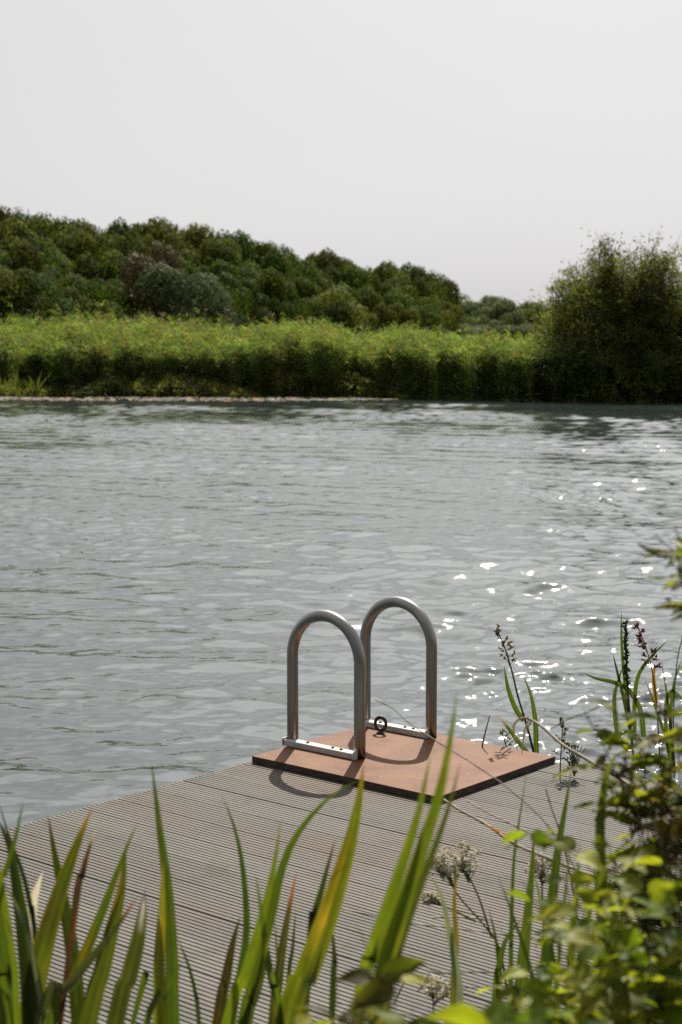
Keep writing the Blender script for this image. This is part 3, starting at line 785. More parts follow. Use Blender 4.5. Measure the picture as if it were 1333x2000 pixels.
iris('left iris clump at the photo edge with a pale dead leaf', 2.45, 20, [
    dict(p=[(46, 1562), (30, 1640), (5, 1720), (-20, 1800)], w=16, base=GREEN, dy=-.1),
    dict(p=[(-4, 1560), (20, 1640), (45, 1705), (62, 1780), (72, 1850)], w=16, base=DARK, dy=.1),
    dict(p=[(-10, 1590), (18, 1650), (36, 1750), (50, 1850), (62, 2000)], w=52, base=DARK, edge=BRIGHT, dy=0),
    dict(p=[(-40, 1560), (-8, 1700), (12, 1850), (24, 2000)], w=46, base=BRIGHT, edge=YELLOW, dy=-.15),
    dict(p=[(84, 1702), (66, 1760), (58, 1840), (60, 1960)], w=34, base=CREAM, dy=.15, taper=3.5),
    dict(p=[(2, 1712), (28, 1760), (52, 1815), (64, 1870)], w=11, base=GREYG, dy=-.12),
    dict(p=[(-30, 1700), (-5, 1800), (8, 1900), (12, 2000)], w=40, base=GREEN, dy=-.2)])
iris('iris clump with an orange edged broad leaf left of the bottom centre', 2.45, 100, [
    dict(p=[(94, 1590), (104, 1650), (122, 1745), (140, 1850), (155, 2000)], w=38, base=DARK, edge=OLIVE, tip=BROWNC, tiplen=.2, dy=.12),
    dict(p=[(182, 1575), (160, 1625), (130, 1705), (102, 1790), (78, 1880), (58, 2000)], w=56, base=OLIVE, edge=ORANGE, tip=ORANGE, tiplen=.16, patch=[(.5, .06, -.4, BROWNC), (.75, .1, .5, YELLOW)], dy=0, twist=.1),
    dict(p=[(188, 1620), (172, 1665), (158, 1720), (145, 1790)], w=18, base=BROWNC, tip=CREAM, tiplen=.12, dy=.03),
    dict(p=[(268, 1608), (246, 1660), (214, 1745), (180, 1830), (140, 1925), (100, 2000)], w=30, base=GREEN, edge=BRIGHT, patch=[(.62, .08, -.3, ORANGE)], dy=.05),
    dict(p=[(247, 1645), (238, 1735), (218, 1820), (196, 1910), (172, 2000)], w=46, base=OLIVE, edge=YELLOW, patch=[(.25, .12, -.6, ORANGE), (.5, .08, -.9, BROWNC)], dy=-.02, twist=.15),
    dict(p=[(270, 1748), (238, 1798), (190, 1858), (130, 1930), (75, 2000)], w=26, base=(.045, .055, .028), tip=(.30, .07, .03), tiplen=.15, dy=-.12),
    dict(p=[(284, 1738), (280, 1772), (270, 1835), (250, 1915), (225, 2000)], w=44, base=(.040, .052, .018), patch=[(.10, .10, 0, (.80, .72, .66)), (.16, .07, 0, (.7, .64, .55))], tip=BROWNC, tiplen=.045, dy=0, taper=3.4),
    dict(p=[(298, 1905), (284, 1925), (270, 1958)], w=18, base=GREEN, dy=.1)])
iris('tall dark iris clump with a yellow leaf beside it', 2.5, 325, [
    dict(p=[(296, 1486), (304, 1550), (314, 1632), (326, 1720), (333, 1810), (337, 1900), (338, 2000)], w=34, base=(.045, .075, .018), edge=(.16, .15, .03), patch=[(.35, .06, -.9, ORANGE)], dy=0, twist=.1),
    dict(p=[(319, 1680), (317, 1780), (311, 1880), (312, 2000)], w=32, base=(.15, .17, .03), edge=YELLOW, patch=[(.15, .22, .5, ORANGE), (.5, .1, .8, ORANGE)], dy=-.06, twist=.1),
    dict(p=[(346, 1828), (370, 1890), (384, 1950), (390, 2010)], w=12, base=DARK, dy=.1),
    dict(p=[(356, 1878), (322, 1950), (285, 2005)], w=17, base=GREEN, dy=-.1)])
iris('middle iris clump with one leaf arching right over the decking', 2.5, 470, [
    dict(p=[(432, 1550), (450, 1592), (466, 1645), (478, 1725), (482, 1820), (470, 1900), (455, 1990)], w=20, base=(.042, .075, .02), tip=YELLOW, tiplen=.06, dy=.06),
    dict(p=[(548, 1604), (541, 1660), (526, 1740), (502, 1830), (474, 1920), (444, 2000)], w=32, base=BRIGHT, edge=(.17, .2, .03), dy=-.03, twist=.3),
    dict(p=[(702, 1524), (655, 1548), (604, 1598), (568, 1652), (546, 1714), (530, 1790), (508, 1870), (484, 1960), (472, 2010)], w=28, base=GREEN, edge=BRIGHT, dy=0, twist=.2),
    dict(p=[(470, 1788), (455, 1842), (440, 1920), (426, 2000)], w=30, base=(.035, .030, .015), edge=BROWNC, dy=.1),
    dict(p=[(580, 1702), (566, 1770), (552, 1850), (542, 1930), (534, 2000)], w=26, base=(.040, .045, .018), tip=(.2, .07, .04), tiplen=.3, dy=.12),
    dict(p=[(500, 1706), (512, 1790), (521, 1860), (535, 1930), (548, 2000)], w=20, base=GREEN, dy=-.1),
    dict(p=[(578, 1778), (571, 1860), (560, 1950)], w=11, base=DARK, dy=.16),
    dict(p=[(537, 1798), (543, 1880), (546, 1950)], w=11, base=GREEN, dy=.14),
    dict(p=[(520, 1820), (512, 1890), (490, 1960), (478, 2010)], w=34, base=(.04, .06, .02), dy=.02)])
iris('centre iris clump with a broad yellow green leaf tipped orange', 2.4, 590, [
    dict(p=[(711, 1488), (702, 1560), (683, 1650), (656, 1740), (626, 1830), (596, 1910), (562, 2000)], w=64, base=(.090, .115, .018), edge=(.20, .17, .022), tip=ORANGE, tiplen=.10, patch=[(.42, .12, -.35, ORANGE), (.62, .07, -.3, (.45, .28, .05)), (.2, .12, .9, YELLOW)], dy=0, twist=.12),
    dict(p=[(655, 1640), (641, 1690), (628, 1740), (612, 1795), (605, 1860)], w=20, base=DARK, tip=BROWNC, tiplen=.3, dy=.12),
    dict(p=[(648, 1800), (654, 1880), (650, 1950)], w=16, base=DARK, dy=.1)])
iris('blurred pair of tall bright iris leaves in front of the board', 1.95, 740, [
    dict(p=[(842, 1470), (817, 1590), (782, 1700), (748, 1800), (722, 1880), (700, 1990)], w=40, base=BRIGHT, edge=(.2, .22, .03), dy=.05, twist=.15),
    dict(p=[(893, 1345), (881, 1440), (856, 1560), (817, 1680), (778, 1800), (750, 1900), (735, 1990)], w=44, base=BRIGHT, edge=(.2, .22, .03), dy=0, twist=.15),
    dict(p=[(899, 1488), (882, 1560), (848, 1660), (806, 1770), (770, 1880), (750, 1990)], w=28, base=(.045, .06, .018), dy=.06, twist=.2)])
iris('slim iris leaves standing between the white umbel and the nettles', 2.8, 1010, [
    dict(p=[(1030, 1503), (1018, 1580), (1005, 1670), (1000, 1780), (998, 1900), (998, 2000)], w=15, base=(.05, .08, .02), dy=.1),
    dict(p=[(1043, 1624), (1039, 1700), (1030, 1800), (1020, 1900), (1014, 2000)], w=32, base=(.05, .075, .02), edge=BRIGHT, tip=BROWNC, tiplen=.1, dy=0),
    dict(p=[(1117, 1503), (1104, 1580), (1090, 1660), (1080, 1750), (1070, 1850), (1062, 2000)], w=32, base=(.038, .06, .018), dy=.05),
    dict(p=[(830, 1698), (860, 1742), (880, 1830), (895, 1920), (898, 2000)], w=22, base=GREYG, dy=-.05),
    dict(p=[(894, 1678), (888, 1760), (891, 1830), (887, 1920), (886, 2000)], w=19, base=(.10, .09, .025), patch=[(.2, .2, .3, ORANGE)], dy=0),
    dict(p=[(955, 1774), (968, 1830), (976, 1900), (974, 1990)], w=14, base=DARK, dy=.15),
    dict(p=[(1020, 1795), (990, 1832), (976, 1885), (968, 1960)], w=18, base=GREEN, dy=.12),
    dict(p=[(1200, 1690), (1190, 1740), (1195, 1850)], w=12, base=DARK, dy=.2)])
iris('bright broad leaf bent over at its tip in front of the nettles', 2.25, 1170, [
    dict(p=[(1246, 1470), (1222, 1466), (1198, 1478), (1184, 1515), (1176, 1570), (1172, 1640), (1176, 1720), (1182, 1830), (1180, 1990)], w=30, base=BRIGHT, edge=(.17, .2, .03), tip=CREAM, tiplen=.1, taper=3.5, dy=0, twist=.0),
    dict(p=[(1133, 1640), (1128, 1720), (1118, 1830), (1110, 2000)], w=24, base=GREEN, dy=.1)])

o = empty('iris_plant', np.array([at(40, 778, 61.2)[0], 61.2, WATER]), 'yellow green iris clump at the far water edge, far left below the scrub', 'iris')
r = np.random.default_rng(77)
for k in range(20):
    x = r.uniform(-14, 88); h = r.uniform(30, 66); ln = r.normal()*14
    blade(o, [(x+ln, 776-h), (x+ln*.4, 776-h*.5), (x, 780)], 61.2+r.uniform(-.4, .3), r.uniform(3.5, 5), (.075, .10, .028), taper=3, twist=r.uniform(-.8, .8))

# ---------------- grasses with seed heads at the far edge of the jetty
STEM = leaf_mat('grass_stem', (1, 1, 1), .1, .35, (1.2, 1.2, .7), .5, .3, 20)
def stalk(parent, pts, Y, w0, w1, col, name='stem', Yend=None, knots=0, mat=None, n=40):
    Ys = np.linspace(Y, Y if Yend is None else Yend, len(pts))
    C = spline([at(x, y, d) for (x, y), d in zip(pts, Ys)], n); r_ = np.linspace(w0, w1, n)*Y/F*.5
    if knots:
        s = np.linspace(0, 1, n); r_ = r_*(1+.45*np.exp(-((s*knots) % 1-.5)**2*160))
    mb = MB(); mb.tube(C, r_, 6, np.tile(np.array(col), (n, 1))*(1+.2*np.sin(np.linspace(0, 30, n))[:, None]))
    return mb.build(name, mat or STEM, parent), C

def panicle(parent, C, spread, nb, col, seed, name='seed_head', lw=.010, droop=.1, up=1.0, ll=1):
    """open grass flower: thin branches with small spikelets along the end of stem C"""
    r = np.random.default_rng(seed); mb = MB()
    for k in range(nb):
        f = k/nb; p = C[int(f*(len(C)-1))]; az = r.uniform(0, 6.28); L = spread*(1-.65*f)*r.uniform(.6, 1.1)
        d = unit(np.array([math.cos(az), math.sin(az), up+.4*f])); q = p+d*L-np.array([0, 0, droop*L])
        mb.tube([p, (p+q)/2+np.array([0, 0, .1*L]), q], [.0010, .0008, .0006], 3, np.array(col)*.8, caps=False)
        for j in range(int(4*ll+r.integers(0, 3))):
            g = r.uniform(.35, 1.0); b = p+(q-p)*g; dd = unit(d+.5*r.normal(size=3)); s_ = unit(np.cross(dd, r.normal(size=3))); l = lw*r.uniform(.7, 1.3)
            n_ = np.cross(dd, s_); w = l*.22
            mb.add([b, b+dd*l*.4+s_*w, b+dd*l*.4+n_*w, b+dd*l*.4-s_*w, b+dd*l*.4-n_*w, b+dd*l],
                   [(0, 1, 2), (0, 2, 3), (0, 3, 4), (0, 4, 1), (5, 2, 1), (5, 3, 2), (5, 4, 3), (5, 1, 4)], np.array(col)*r.uniform(.7, 1.3))
    return mb.build(name, STEM, parent)

def grass(name, label, px, py, Y, cat='grass plant', group='flowering grasses by the jetty edge'):
    foot = at(px, py, Y); foot[2] = max(foot[2], WATER-.02)
    return empty(name, foot, label, cat, group)
D1 = 6.08
g = grass('flowering_grass', 'tall flowering grass behind the far corner of the board with one leaf each side', 1046, 1470, D1)
_, C = stalk(g, [(1048, 1490), (1030, 1420), (1012, 1360), (1000, 1310), (988, 1270)], D1, 6, 3, (.07, .09, .03))
_, C2 = stalk(g, [(996, 1300), (988, 1270), (978, 1245), (970, 1228)], D1, 3, 2, (.10, .10, .04))
panicle(g, C2, .055, 15, (.26, .22, .12), 3, lw=.016, ll=1.5)
blade(g, [(985, 1300), (993, 1345), (1008, 1385), (1024, 1408)], D1, 12, GREEN, taper=3)
blade(g, [(1022, 1318), (1038, 1360), (1046, 1410), (1048, 1470), (1048, 1495)], D1, 13, (.06, .10, .022), taper=3)
blade(g, [(972, 1396), (990, 1418), (1010, 1445), (1036, 1478)], D1-.05, 11, GREEN, taper=3, tip=STRAW, tiplen=.3)
g = grass('flowering_grass', 'small flowering grass just behind the board edge', 985, 1460, 6.2)
_, C = stalk(g, [(990, 1462), (984, 1440), (978, 1428)], 6.2, 3, 2, (.11, .11, .05)); panicle(g, C, .05, 10, (.20, .19, .10), 5, lw=.014)
g = grass('flowering_grass', 'thin open grass panicle against the water right of the board', 1095, 1515, 5.6)
_, C = stalk(g, [(1094, 1520), (1096, 1470), (1098, 1440), (1100, 1405)], 5.6, 3, 2, (.10, .12, .05)); panicle(g, C[14:], .05, 14, (.20, .20, .10), 6, lw=.015)
g = grass('flowering_grass', 'low dark grass tuft on the decking edge right of the board', 1122, 1512, 5.55)
for k in range(7):
    a = random.uniform(-30, 30)
    stalk(g, [(1122, 1516), (1120+a*.5, 1480), (1120+a, 1448+abs(a)*.5)], 5.55, 3, 1.5, (.08, .09, .04))
_, C = stalk(g, [(1120, 1510), (1118, 1480), (1116, 1455)], 5.55, 3, 2, (.10, .11, .05)); panicle(g, C, .05, 16, (.18, .18, .09), 7, lw=.014)
D2 = 5.0
g = grass('flowering_grass', 'dense green spike grass rising above the nettles at right', 1235, 1500, D2)
_, C = stalk(g, [(1240, 1500), (1232, 1420), (1226, 1340), (1223, 1270), (1222, 1215)], D2, 6, 4, (.06, .09, .025)); panicle(g, C[22:], .022, 34, (.07, .09, .03), 9, lw=.014, up=3.0)
blade(g, [(1214, 1192), (1215, 1260), (1222, 1340), (1234, 1420)], D2, 9, GREEN, taper=4)
blade(g, [(1197, 1275), (1208, 1320), (1220, 1370), (1232, 1430)], D2, 9, DARK, taper=4)
blade(g, [(1306, 1250), (1275, 1280), (1248, 1318), (1240, 1370), (1240, 1430)], D2-.02, 11, GREEN, taper=4)
blade(g, [(1134, 1312), (1165, 1325), (1200, 1333), (1230, 1350), (1252, 1390), (1258, 1440)], D2-.04, 12, GREEN, taper=4)
blade(g, [(1218, 1300), (1208, 1330), (1200, 1370), (1206, 1440)], D2, 10, GREEN, taper=4)
g = grass('flowering_grass', 'grass with reddish open seed head and an orange leaf at right', 1285, 1500, D2)
_, C = stalk(g, [(1290, 1500), (1283, 1380), (1274, 1310), (1262, 1265), (1245, 1220)], D2, 3, 2, (.10, .07, .045)); panicle(g, C[26:], .045, 13, (.22, .08, .07), 10, lw=.017)
blade(g, [(1280, 1298), (1277, 1325), (1280, 1352), (1281, 1380)], D2, 10, ORANGE, taper=5)
g = grass('flowering_grass', 'short dark dry blade standing at the board edge', 940, 1475, 5.9, 'grass blade')
stalk(g, [(938, 1482), (946, 1440), (957, 1398)], 5.9, 4, 2, (.10, .075, .05))

g = grass('flowering_grass', 'thin grass blades at the right photo edge above the nettles', 1320, 1520, 4.2)
for pts, w in (([(1333, 1285), (1316, 1340), (1310, 1420), (1318, 1510)], 9), ([(1292, 1290), (1302, 1350), (1312, 1430), (1318, 1510)], 8), ([(1352, 1395), (1330, 1362), (1310, 1350), (1300, 1390), (1306, 1470)], 9), ([(1262, 1330), (1280, 1380), (1300, 1440), (1314, 1510)], 8)):
    blade(g, pts, 4.2, w, GREEN, taper=4)
stalk(g, [(1318, 1520), (1316, 1400), (1322, 1300), (1334, 1240)], 4.2, 3, 2, (.09, .10, .04))
g = grass('sedge_plant', 'tuft of narrow green blades between the umbel and the slim iris leaves', 1120, 1960, 2.6, 'sedge', None)
r = np.random.default_rng(12)
for k in range(14):
    x = r.uniform(1040, 1240); h = r.uniform(150, 330); ln = r.normal()*35
    blade(g, [(x+ln, 1960-h), (x+ln*.45, 1960-h*.6), (x, 1960-h*.2), (x-ln*.1, 2010)], 2.6+r.uniform(-.2, .2), r.uniform(8, 15), (GREEN, BRIGHT, DARK, OLIVE)[k % 4], taper=3)

# ---------------- dry stalks lying across the view
def dry(label, pts, Y, w0, w1, col=STRAW, Yend=None, knots=5, extra=None):
    o = empty('dry_stalk', at(*pts[-1], Y if Yend is None else Yend), label, 'dry stalk', 'dry stalks across the jetty')
    stalk(o, pts, Y, w0*.66, w1*.6, np.array(col)*.6, Yend=Yend, knots=knots, n=60)
    if extra: extra(o)
    return o
def curl(o):
    for pts, w in (([(1012, 1470), (1006, 1440), (1004, 1418), (1016, 1404), (1034, 1402)], 8), ([(1020, 1478), (1022, 1450), (1026, 1425), (1034, 1402)], 7), ([(1030, 1425), (1036, 1412), (1038, 1404)], 7)):
        blade(o, pts, 4.0, w*.7, (.17, .13, .09), taper=4)
dry('thick bent reed stalk with a curled withered head right of the board', [(1016, 1404), (1034, 1404), (1062, 1422), (1100, 1455), (1150, 1485), (1210, 1520), (1300, 1580)], 4.0, 7, 11, (.36, .29, .19), 3.3, 6, curl)
dry('long thin brown stalk crossing the board from rail to bottom right', [(733, 1367), (765, 1382), (800, 1412), (860, 1452), (930, 1495), (1000, 1545), (1060, 1600), (1110, 1670), (1150, 1760)], 3.6, 3, 5, (.24, .19, .13), 2.9, 7)
dry('thick pale stalk with a brown sheath below the board corner', [(868, 1562), (900, 1583), (950, 1610), (1000, 1645), (1060, 1672), (1130, 1700), (1200, 1730), (1290, 1790)], 3.7, 7, 11, STRAW, 3.0, 6, lambda o: blade(o, [(945, 1608), (985, 1632), (1015, 1655)], 3.45, 9, (.28, .13, .06), taper=4))
dry('thin pale stalk parallel above the thick one', [(912, 1564), (950, 1585), (990, 1605), (1060, 1638), (1150, 1680), (1280, 1730)], 3.7, 4, 6, (.48, .42, .32), 3.2, 6)
dry('whitish stalk lying flat across the lower decking', [(668, 1775), (740, 1790), (800, 1803), (880, 1812), (960, 1822), (1040, 1832), (1118, 1844), (1240, 1870)], 3.75, 4, 6, (.50, .46, .38), 3.5, 6)
dry('short whitish stalk above the flat one', [(842, 1793), (880, 1791), (955, 1796), (1000, 1806)], 3.8, 5, 5, (.55, .50, .42), 3.8, 3)
dry('curved pale stalk low in front of the decking', [(770, 1960), (812, 1885), (860, 1900), (930, 1898), (1010, 1905), (1120, 1940)], 3.1, 5, 6, (.45, .42, .32), 3.0, 4)
dry('brown forked twig before the bright bent leaf', [(1066, 1540), (1078, 1580), (1094, 1625), (1110, 1690), (1130, 1800)], 3.0, 4, 6, (.16, .11, .07), 2.9, 5)
dry('grey thin twig leading into the nettles', [(1076, 1424), (1110, 1405), (1150, 1390), (1190, 1370), (1240, 1360)], 3.2, 3, 4, (.28, .24, .18), 2.6, 4)

# ---------------- white umbel flowers
FLOW = leaf_mat('white_florets', (1, 1, 1), .12, .45, (1.1, 1.1, .95), .7, .2, 60)
def umbel(label, stems, Y, foot, heads, seed):
    r = np.random.default_rng(seed)
    fp = at(*foot, Y); fp[2] = max(fp[2], BANK)
    root = empty('white_umbel_plant', fp, label, 'flower', 'faded white umbel flowers')
    for pts in stems: stalk(root, pts, Y, 3.2, 5, (.13, .15, .06))
    for (x, y, sz, (sx, sy)) in heads:
        mb = MB(); c = at(x, y, Y); o = at(sx, sy, Y); rad = sz*Y/F
        for k in range(13):
            dv = r.normal(size=3)*np.array([.55, .5, .30])*rad; tip = c+dv
            mb.tube([o, (o+tip)/2+np.array([0, 0, .1*rad])+.1*dv, tip], [.0011, .0009, .0007], 3, (.14, .16, .06), caps=False)
            for j in range(16):
                b = tip+r.normal(size=3)*rad*.15; l = .0055*r.uniform(.6, 1.4); d = unit(r.normal(size=3)+np.array([0, 0, .9])); s_ = unit(np.cross(d, r.normal(size=3))); n_ = np.cross(d, s_)
                cl = np.array([(.72, .68, .56), (.56, .52, .40), (.30, .30, .17), (.80, .77, .67)][r.integers(0, 4)])
                mb.add([b, b+d*l*.5+s_*l*.35, b+d*l*.5+n_*l*.35, b+d*l*.5-s_*l*.35, b+d*l*.5-n_*l*.35, b+d*l],
                       [(0, 1, 2), (0, 2, 3), (0, 3, 4), (0, 4, 1), (5, 2, 1), (5, 3, 2), (5, 4, 3), (5, 1, 4)], cl)
        mb.build('flower_head', FLOW, root)
umbel('large faded white umbel flower over the decking behind the tall leaves', [[(868, 1705), (900, 1755), (940, 1800), (975, 1850), (990, 1930)], [(905, 1690), (930, 1740), (945, 1780), (960, 1830)], [(838, 1760), (880, 1775), (930, 1800)]], 3.25, (990, 1960),
      [(845, 1680, 26, (868, 1712)), (896, 1668, 26, (905, 1705)), (918, 1690, 24, (916, 1725)), (880, 1700, 20, (888, 1735)), (836, 1755, 18, (862, 1768)), (860, 1690, 22, (868, 1712))], 91)
umbel('small white umbel flower half hidden right of the slim iris leaves', [[(1058, 1700), (1060, 1760), (1064, 1850)]], 3.3, (1064, 1900), [(1055, 1690, 20, (1058, 1718)), (1066, 1708, 14, (1059, 1728))], 92)
umbel('small faded umbel low among the leaves at the bottom centre', [[(846, 1945), (848, 1990), (850, 2040)]], 2.9, (850, 2050), [(845, 1925, 26, (846, 1952)), (870, 1940, 18, (850, 1962))], 93)

# ---------------- broad leaved plants
BROAD = leaf_mat('broad_leaf', (1, 1, 1), .18, .55, (1.7, 1.65, .5), .5, .12, 25)
def broad_leaf(mb, base, d, nrm, L, Wd, col, serr=0.0, curl=.25, r=None):
    """one ovate leaf, folded on its midrib, arched, with toothed edge if serr"""
    r = r or rng
    d = unit(np.asarray(d, float)); s = unit(np.cross(d, nrm)); n = np.cross(s, d)
    k = 9 if not serr else 13; cr = (-1, -.5, 0, .5, 1); V = []; C = []
    for i in range(k):
        t = i/(k-1); w = Wd*.5*(math.sin(math.pi*min(1, t**.72)))**.85*(1-.25*t)
        if serr: w *= 1+serr*(1 if i % 2 else -1)
        c = base+d*L*t-n*curl*L*t*t
        for q in cr:
            V.append(c+s*q*w+n*(abs(q)*w*.28)+n*.03*L*math.sin(6*t+q*3))
            C.append(np.array(col)*(1.22 if q == 0 else 1)*(1+.1*math.sin(13*t+q*4)))
    q = 5
    mb.add(V, [(i*q+j, i*q+j+1, (i+1)*q+j+1, (i+1)*q+j) for i in range(k-1) for j in range(q-1)], np.array(C))

PALET = [(.125, .155, .030), (.085, .125, .024), (.060, .095, .020), (.17, .19, .040), (.045, .070, .018), (.10, .14, .05)]
def leafy(name, label, stems, Y, nleaf, L, Wd, seed, cat, group=None, serr=0.0, pal=PALET, seeds=0, seedcol=(.10, .07, .045), Yj=.08, foot=None, aim=.35, stemcol=(.10, .09, .035), sw=5, pair=True, leafname='foliage', start=.42):
    """stems given as photo pixel lines (foot first, top last); leaves in pairs along them, seed clusters near the tops"""
    r = np.random.default_rng(seed)
    fp = at(*stems[0][0], Y); fp[2] = float(bank_z(fp[0], fp[1]))
    root = empty(name, fp, label, cat, group)
    st, lf, sds = MB(), MB(), []; pal = [tuple(1.0*q for q in p_[:2])+(p_[2]*.55,) for p_ in pal]
    for si, pts in enumerate(stems):
        dy = r.uniform(-Yj, Yj); P = [at(x, y, Y+dy) for x, y in pts]
        P = [np.array([P[0][0]*.7+fp[0]*.3, P[0][1], fp[2]])]+P if P[0][2] > fp[2]+.15 else P
        C = spline(P, 30); m0 = int(30*(start if P[0][2] <= fp[2]+.01 else .1))
        st.tube(C, np.linspace(sw*1.2, sw*.5, 30)*Y/F*.5, 6, stemcol)
        for k in range(nleaf):
            f = (k+r.random())/nleaf; i = min(28, int(m0+(29-m0)*f)); p = C[i]; T = unit(C[i+1]-C[i])
            az = r.uniform(0, 6.28)
            for sgn in ((1, -1) if pair else (1,)):
                out = np.array([math.cos(az), math.sin(az), 0])*sgn
                d = unit(out*1.0+T*r.uniform(.0, .7)+np.array([0, 0, r.uniform(-.35, .2)]))
                nrm = unit(np.array([0, 0, 1.0])+.55*r.normal(size=3)+aim*np.array([0, -1, 0]))
                sz = r.uniform(.55, 1.15)*(1.1-.45*f)
                c = np.array(pal[r.integers(0, len(pal))])*r.uniform(.8, 1.2)
                b = p+d*L*.12*sz
                st.tube([p, b], [.0012, .0009], 3, stemcol, caps=False)
                broad_leaf(lf, b, d, nrm, L*sz, Wd*sz, c, serr, r.uniform(.05, .5), r)
        if seeds:
            for k in range(seeds):
                f = r.uniform(max(.5, start), 1.0); p0 = C[min(29, int(29*f))]; ou = unit(np.array([r.normal(), r.normal(), .2])); L2 = r.uniform(.02, .045); sd = MB(); sds.append(sd)
                for j in range(12):
                    g = j/12; b = p0+ou*L2*g+np.array([0, 0, -.030*g*g])+r.normal(size=3)*.0028; l = .0075*r.uniform(.6, 1.4); d = unit(r.normal(size=3)); s_ = unit(np.cross(d, r.normal(size=3))); n_ = np.cross(d, s_)
                    sd.add([b, b+d*l*.5+s_*l*.35, b+d*l*.5+n_*l*.35, b+d*l*.5-s_*l*.35, b+d*l*.5-n_*l*.35, b+d*l],
                           [(0, 1, 2), (0, 2, 3), (0, 3, 4), (0, 4, 1), (5, 2, 1), (5, 3, 2), (5, 4, 3), (5, 1, 4)], np.array(seedcol)*r.uniform(.5, 1.5))
    st.build('stem', STEM, root); lf.build(leafname, BROAD, root)
    for sd in sds: sd.build('seed_cluster', STEM, root)
    return root
NET = [(.10, .125, .032), (.075, .10, .028), (.13, .15, .035), (.055, .075, .024), (.16, .17, .05), (.08, .065, .03)]
GN = 'brown seeded nettle plants at the right edge'
leafy('seeded_nettle', 'brown seeded nettle drooping in from the right edge over the glittering water', [
    [(1420, 1330), (1390, 1200), (1352, 1110), (1305, 1070), (1278, 1045)], [(1430, 1330), (1400, 1250), (1360, 1170), (1325, 1120), (1295, 1150)], [(1430, 1330), (1405, 1200), (1370, 1120), (1330, 1070), (1318, 1030)]], 2.15, 22, .075, .022, 101, 'plant', GN, .14, NET, 22, (.15, .11, .05), sw=5, start=.70)
leafy('seeded_nettle', 'brown seeded nettle with its tip furthest left above the bent reed stalk', [
    [(1260, 1720), (1230, 1580), (1190, 1480), (1160, 1420), (1138, 1385)], [(1270, 1720), (1240, 1560), (1215, 1450), (1205, 1390), (1200, 1345)], [(1255, 1720), (1210, 1560), (1170, 1500), (1125, 1492)]], 2.35, 18, .095, .030, 102, 'plant', GN, .14, NET, 16, (.16, .11, .06), sw=5)
leafy('seeded_nettle', 'tallest seeded nettle of the right hand clump below the reddish grass', [
    [(1320, 1720), (1300, 1560), (1290, 1450), (1290, 1380), (1292, 1345)], [(1330, 1720), (1330, 1560), (1325, 1470), (1320, 1410)], [(1310, 1720), (1270, 1580), (1255, 1480), (1250, 1400)]], 2.3, 20, .095, .032, 103, 'plant', GN, .14, NET, 18, (.16, .11, .06), sw=5)
leafy('seeded_nettle', 'brown tangle of seeded nettle stems behind the bent bright leaf', [
    [(1350, 1800), (1330, 1660), (1310, 1580), (1280, 1530), (1245, 1500)], [(1360, 1800), (1340, 1640), (1335, 1560), (1335, 1500)], [(1340, 1820), (1300, 1680), (1270, 1620), (1225, 1590)]], 2.2, 10, .095, .032, 104, 'plant', GN, .14, NET, 20, (.17, .115, .065), sw=5)
GB = 'leafy bindweed and bramble plants along the bottom edge'
YEL = [(.16, .18, .035), (.10, .14, .025), (.07, .105, .020), (.18, .20, .045), (.045, .070, .018), (.13, .16, .04)]
leafy('bindweed_plant', 'yellow green leafy plant filling the lower right corner', [
    [(1300, 2100), (1290, 1960), (1260, 1840), (1230, 1740)], [(1340, 2100), (1330, 1950), (1310, 1820), (1300, 1700), (1290, 1640)], [(1260, 2100), (1240, 1980), (1200, 1880), (1170, 1790)],
    [(1330, 2100), (1345, 1900), (1330, 1780), (1320, 1680)], [(1300, 2100), (1310, 1990), (1290, 1900), (1250, 1860)], [(1200, 2100), (1190, 2000), (1160, 1930), (1120, 1890)]], 1.95, 18, .070, .046, 111, 'plant', GB, .05, YEL, sw=4)
leafy('bindweed_plant', 'light leaved climbing stems right of the slim iris leaves', [
    [(1180, 2100), (1160, 1960), (1130, 1840), (1110, 1740), (1095, 1670)], [(1200, 2100), (1200, 1900), (1180, 1780), (1150, 1690), (1060, 1620), (985, 1660)], [(1150, 2100), (1120, 1960), (1090, 1850), (1050, 1760)],
    [(1240, 2100), (1230, 1900), (1210, 1760), (1190, 1650), (1160, 1610)], [(1110, 2100), (1090, 1980), (1040, 1900), (1000, 1880)], [(1170, 2100), (1140, 1940), (1080, 1830), (1020, 1720)], [(1080, 2100), (1050, 2000), (1010, 1940), (950, 1925)], [(1130, 2100), (1110, 2000), (1075, 1930), (1050, 1860)]], 2.1, 15, .058, .038, 112, 'plant', GB, .05, [(.22, .24, .06), (.16, .19, .04), (.10, .14, .03), (.30, .31, .15), (.06, .09, .02)], sw=4)
leafy('bramble_plant', 'large blurred leaves nearest the camera at the bottom right of centre', [
    [(1010, 2160), (990, 2060), (960, 1990), (890, 1940)], [(1050, 2160), (1060, 2050), (1080, 1980), (1110, 1930)], [(1030, 2160), (1020, 2060), (1010, 1960)], [(1090, 2160), (1130, 2060), (1180, 1990)]], 1.45, 7, .105, .070, 113, 'plant', GB, .08, [(.09, .125, .022), (.07, .105, .02), (.12, .145, .028), (.05, .08, .02)], sw=4)
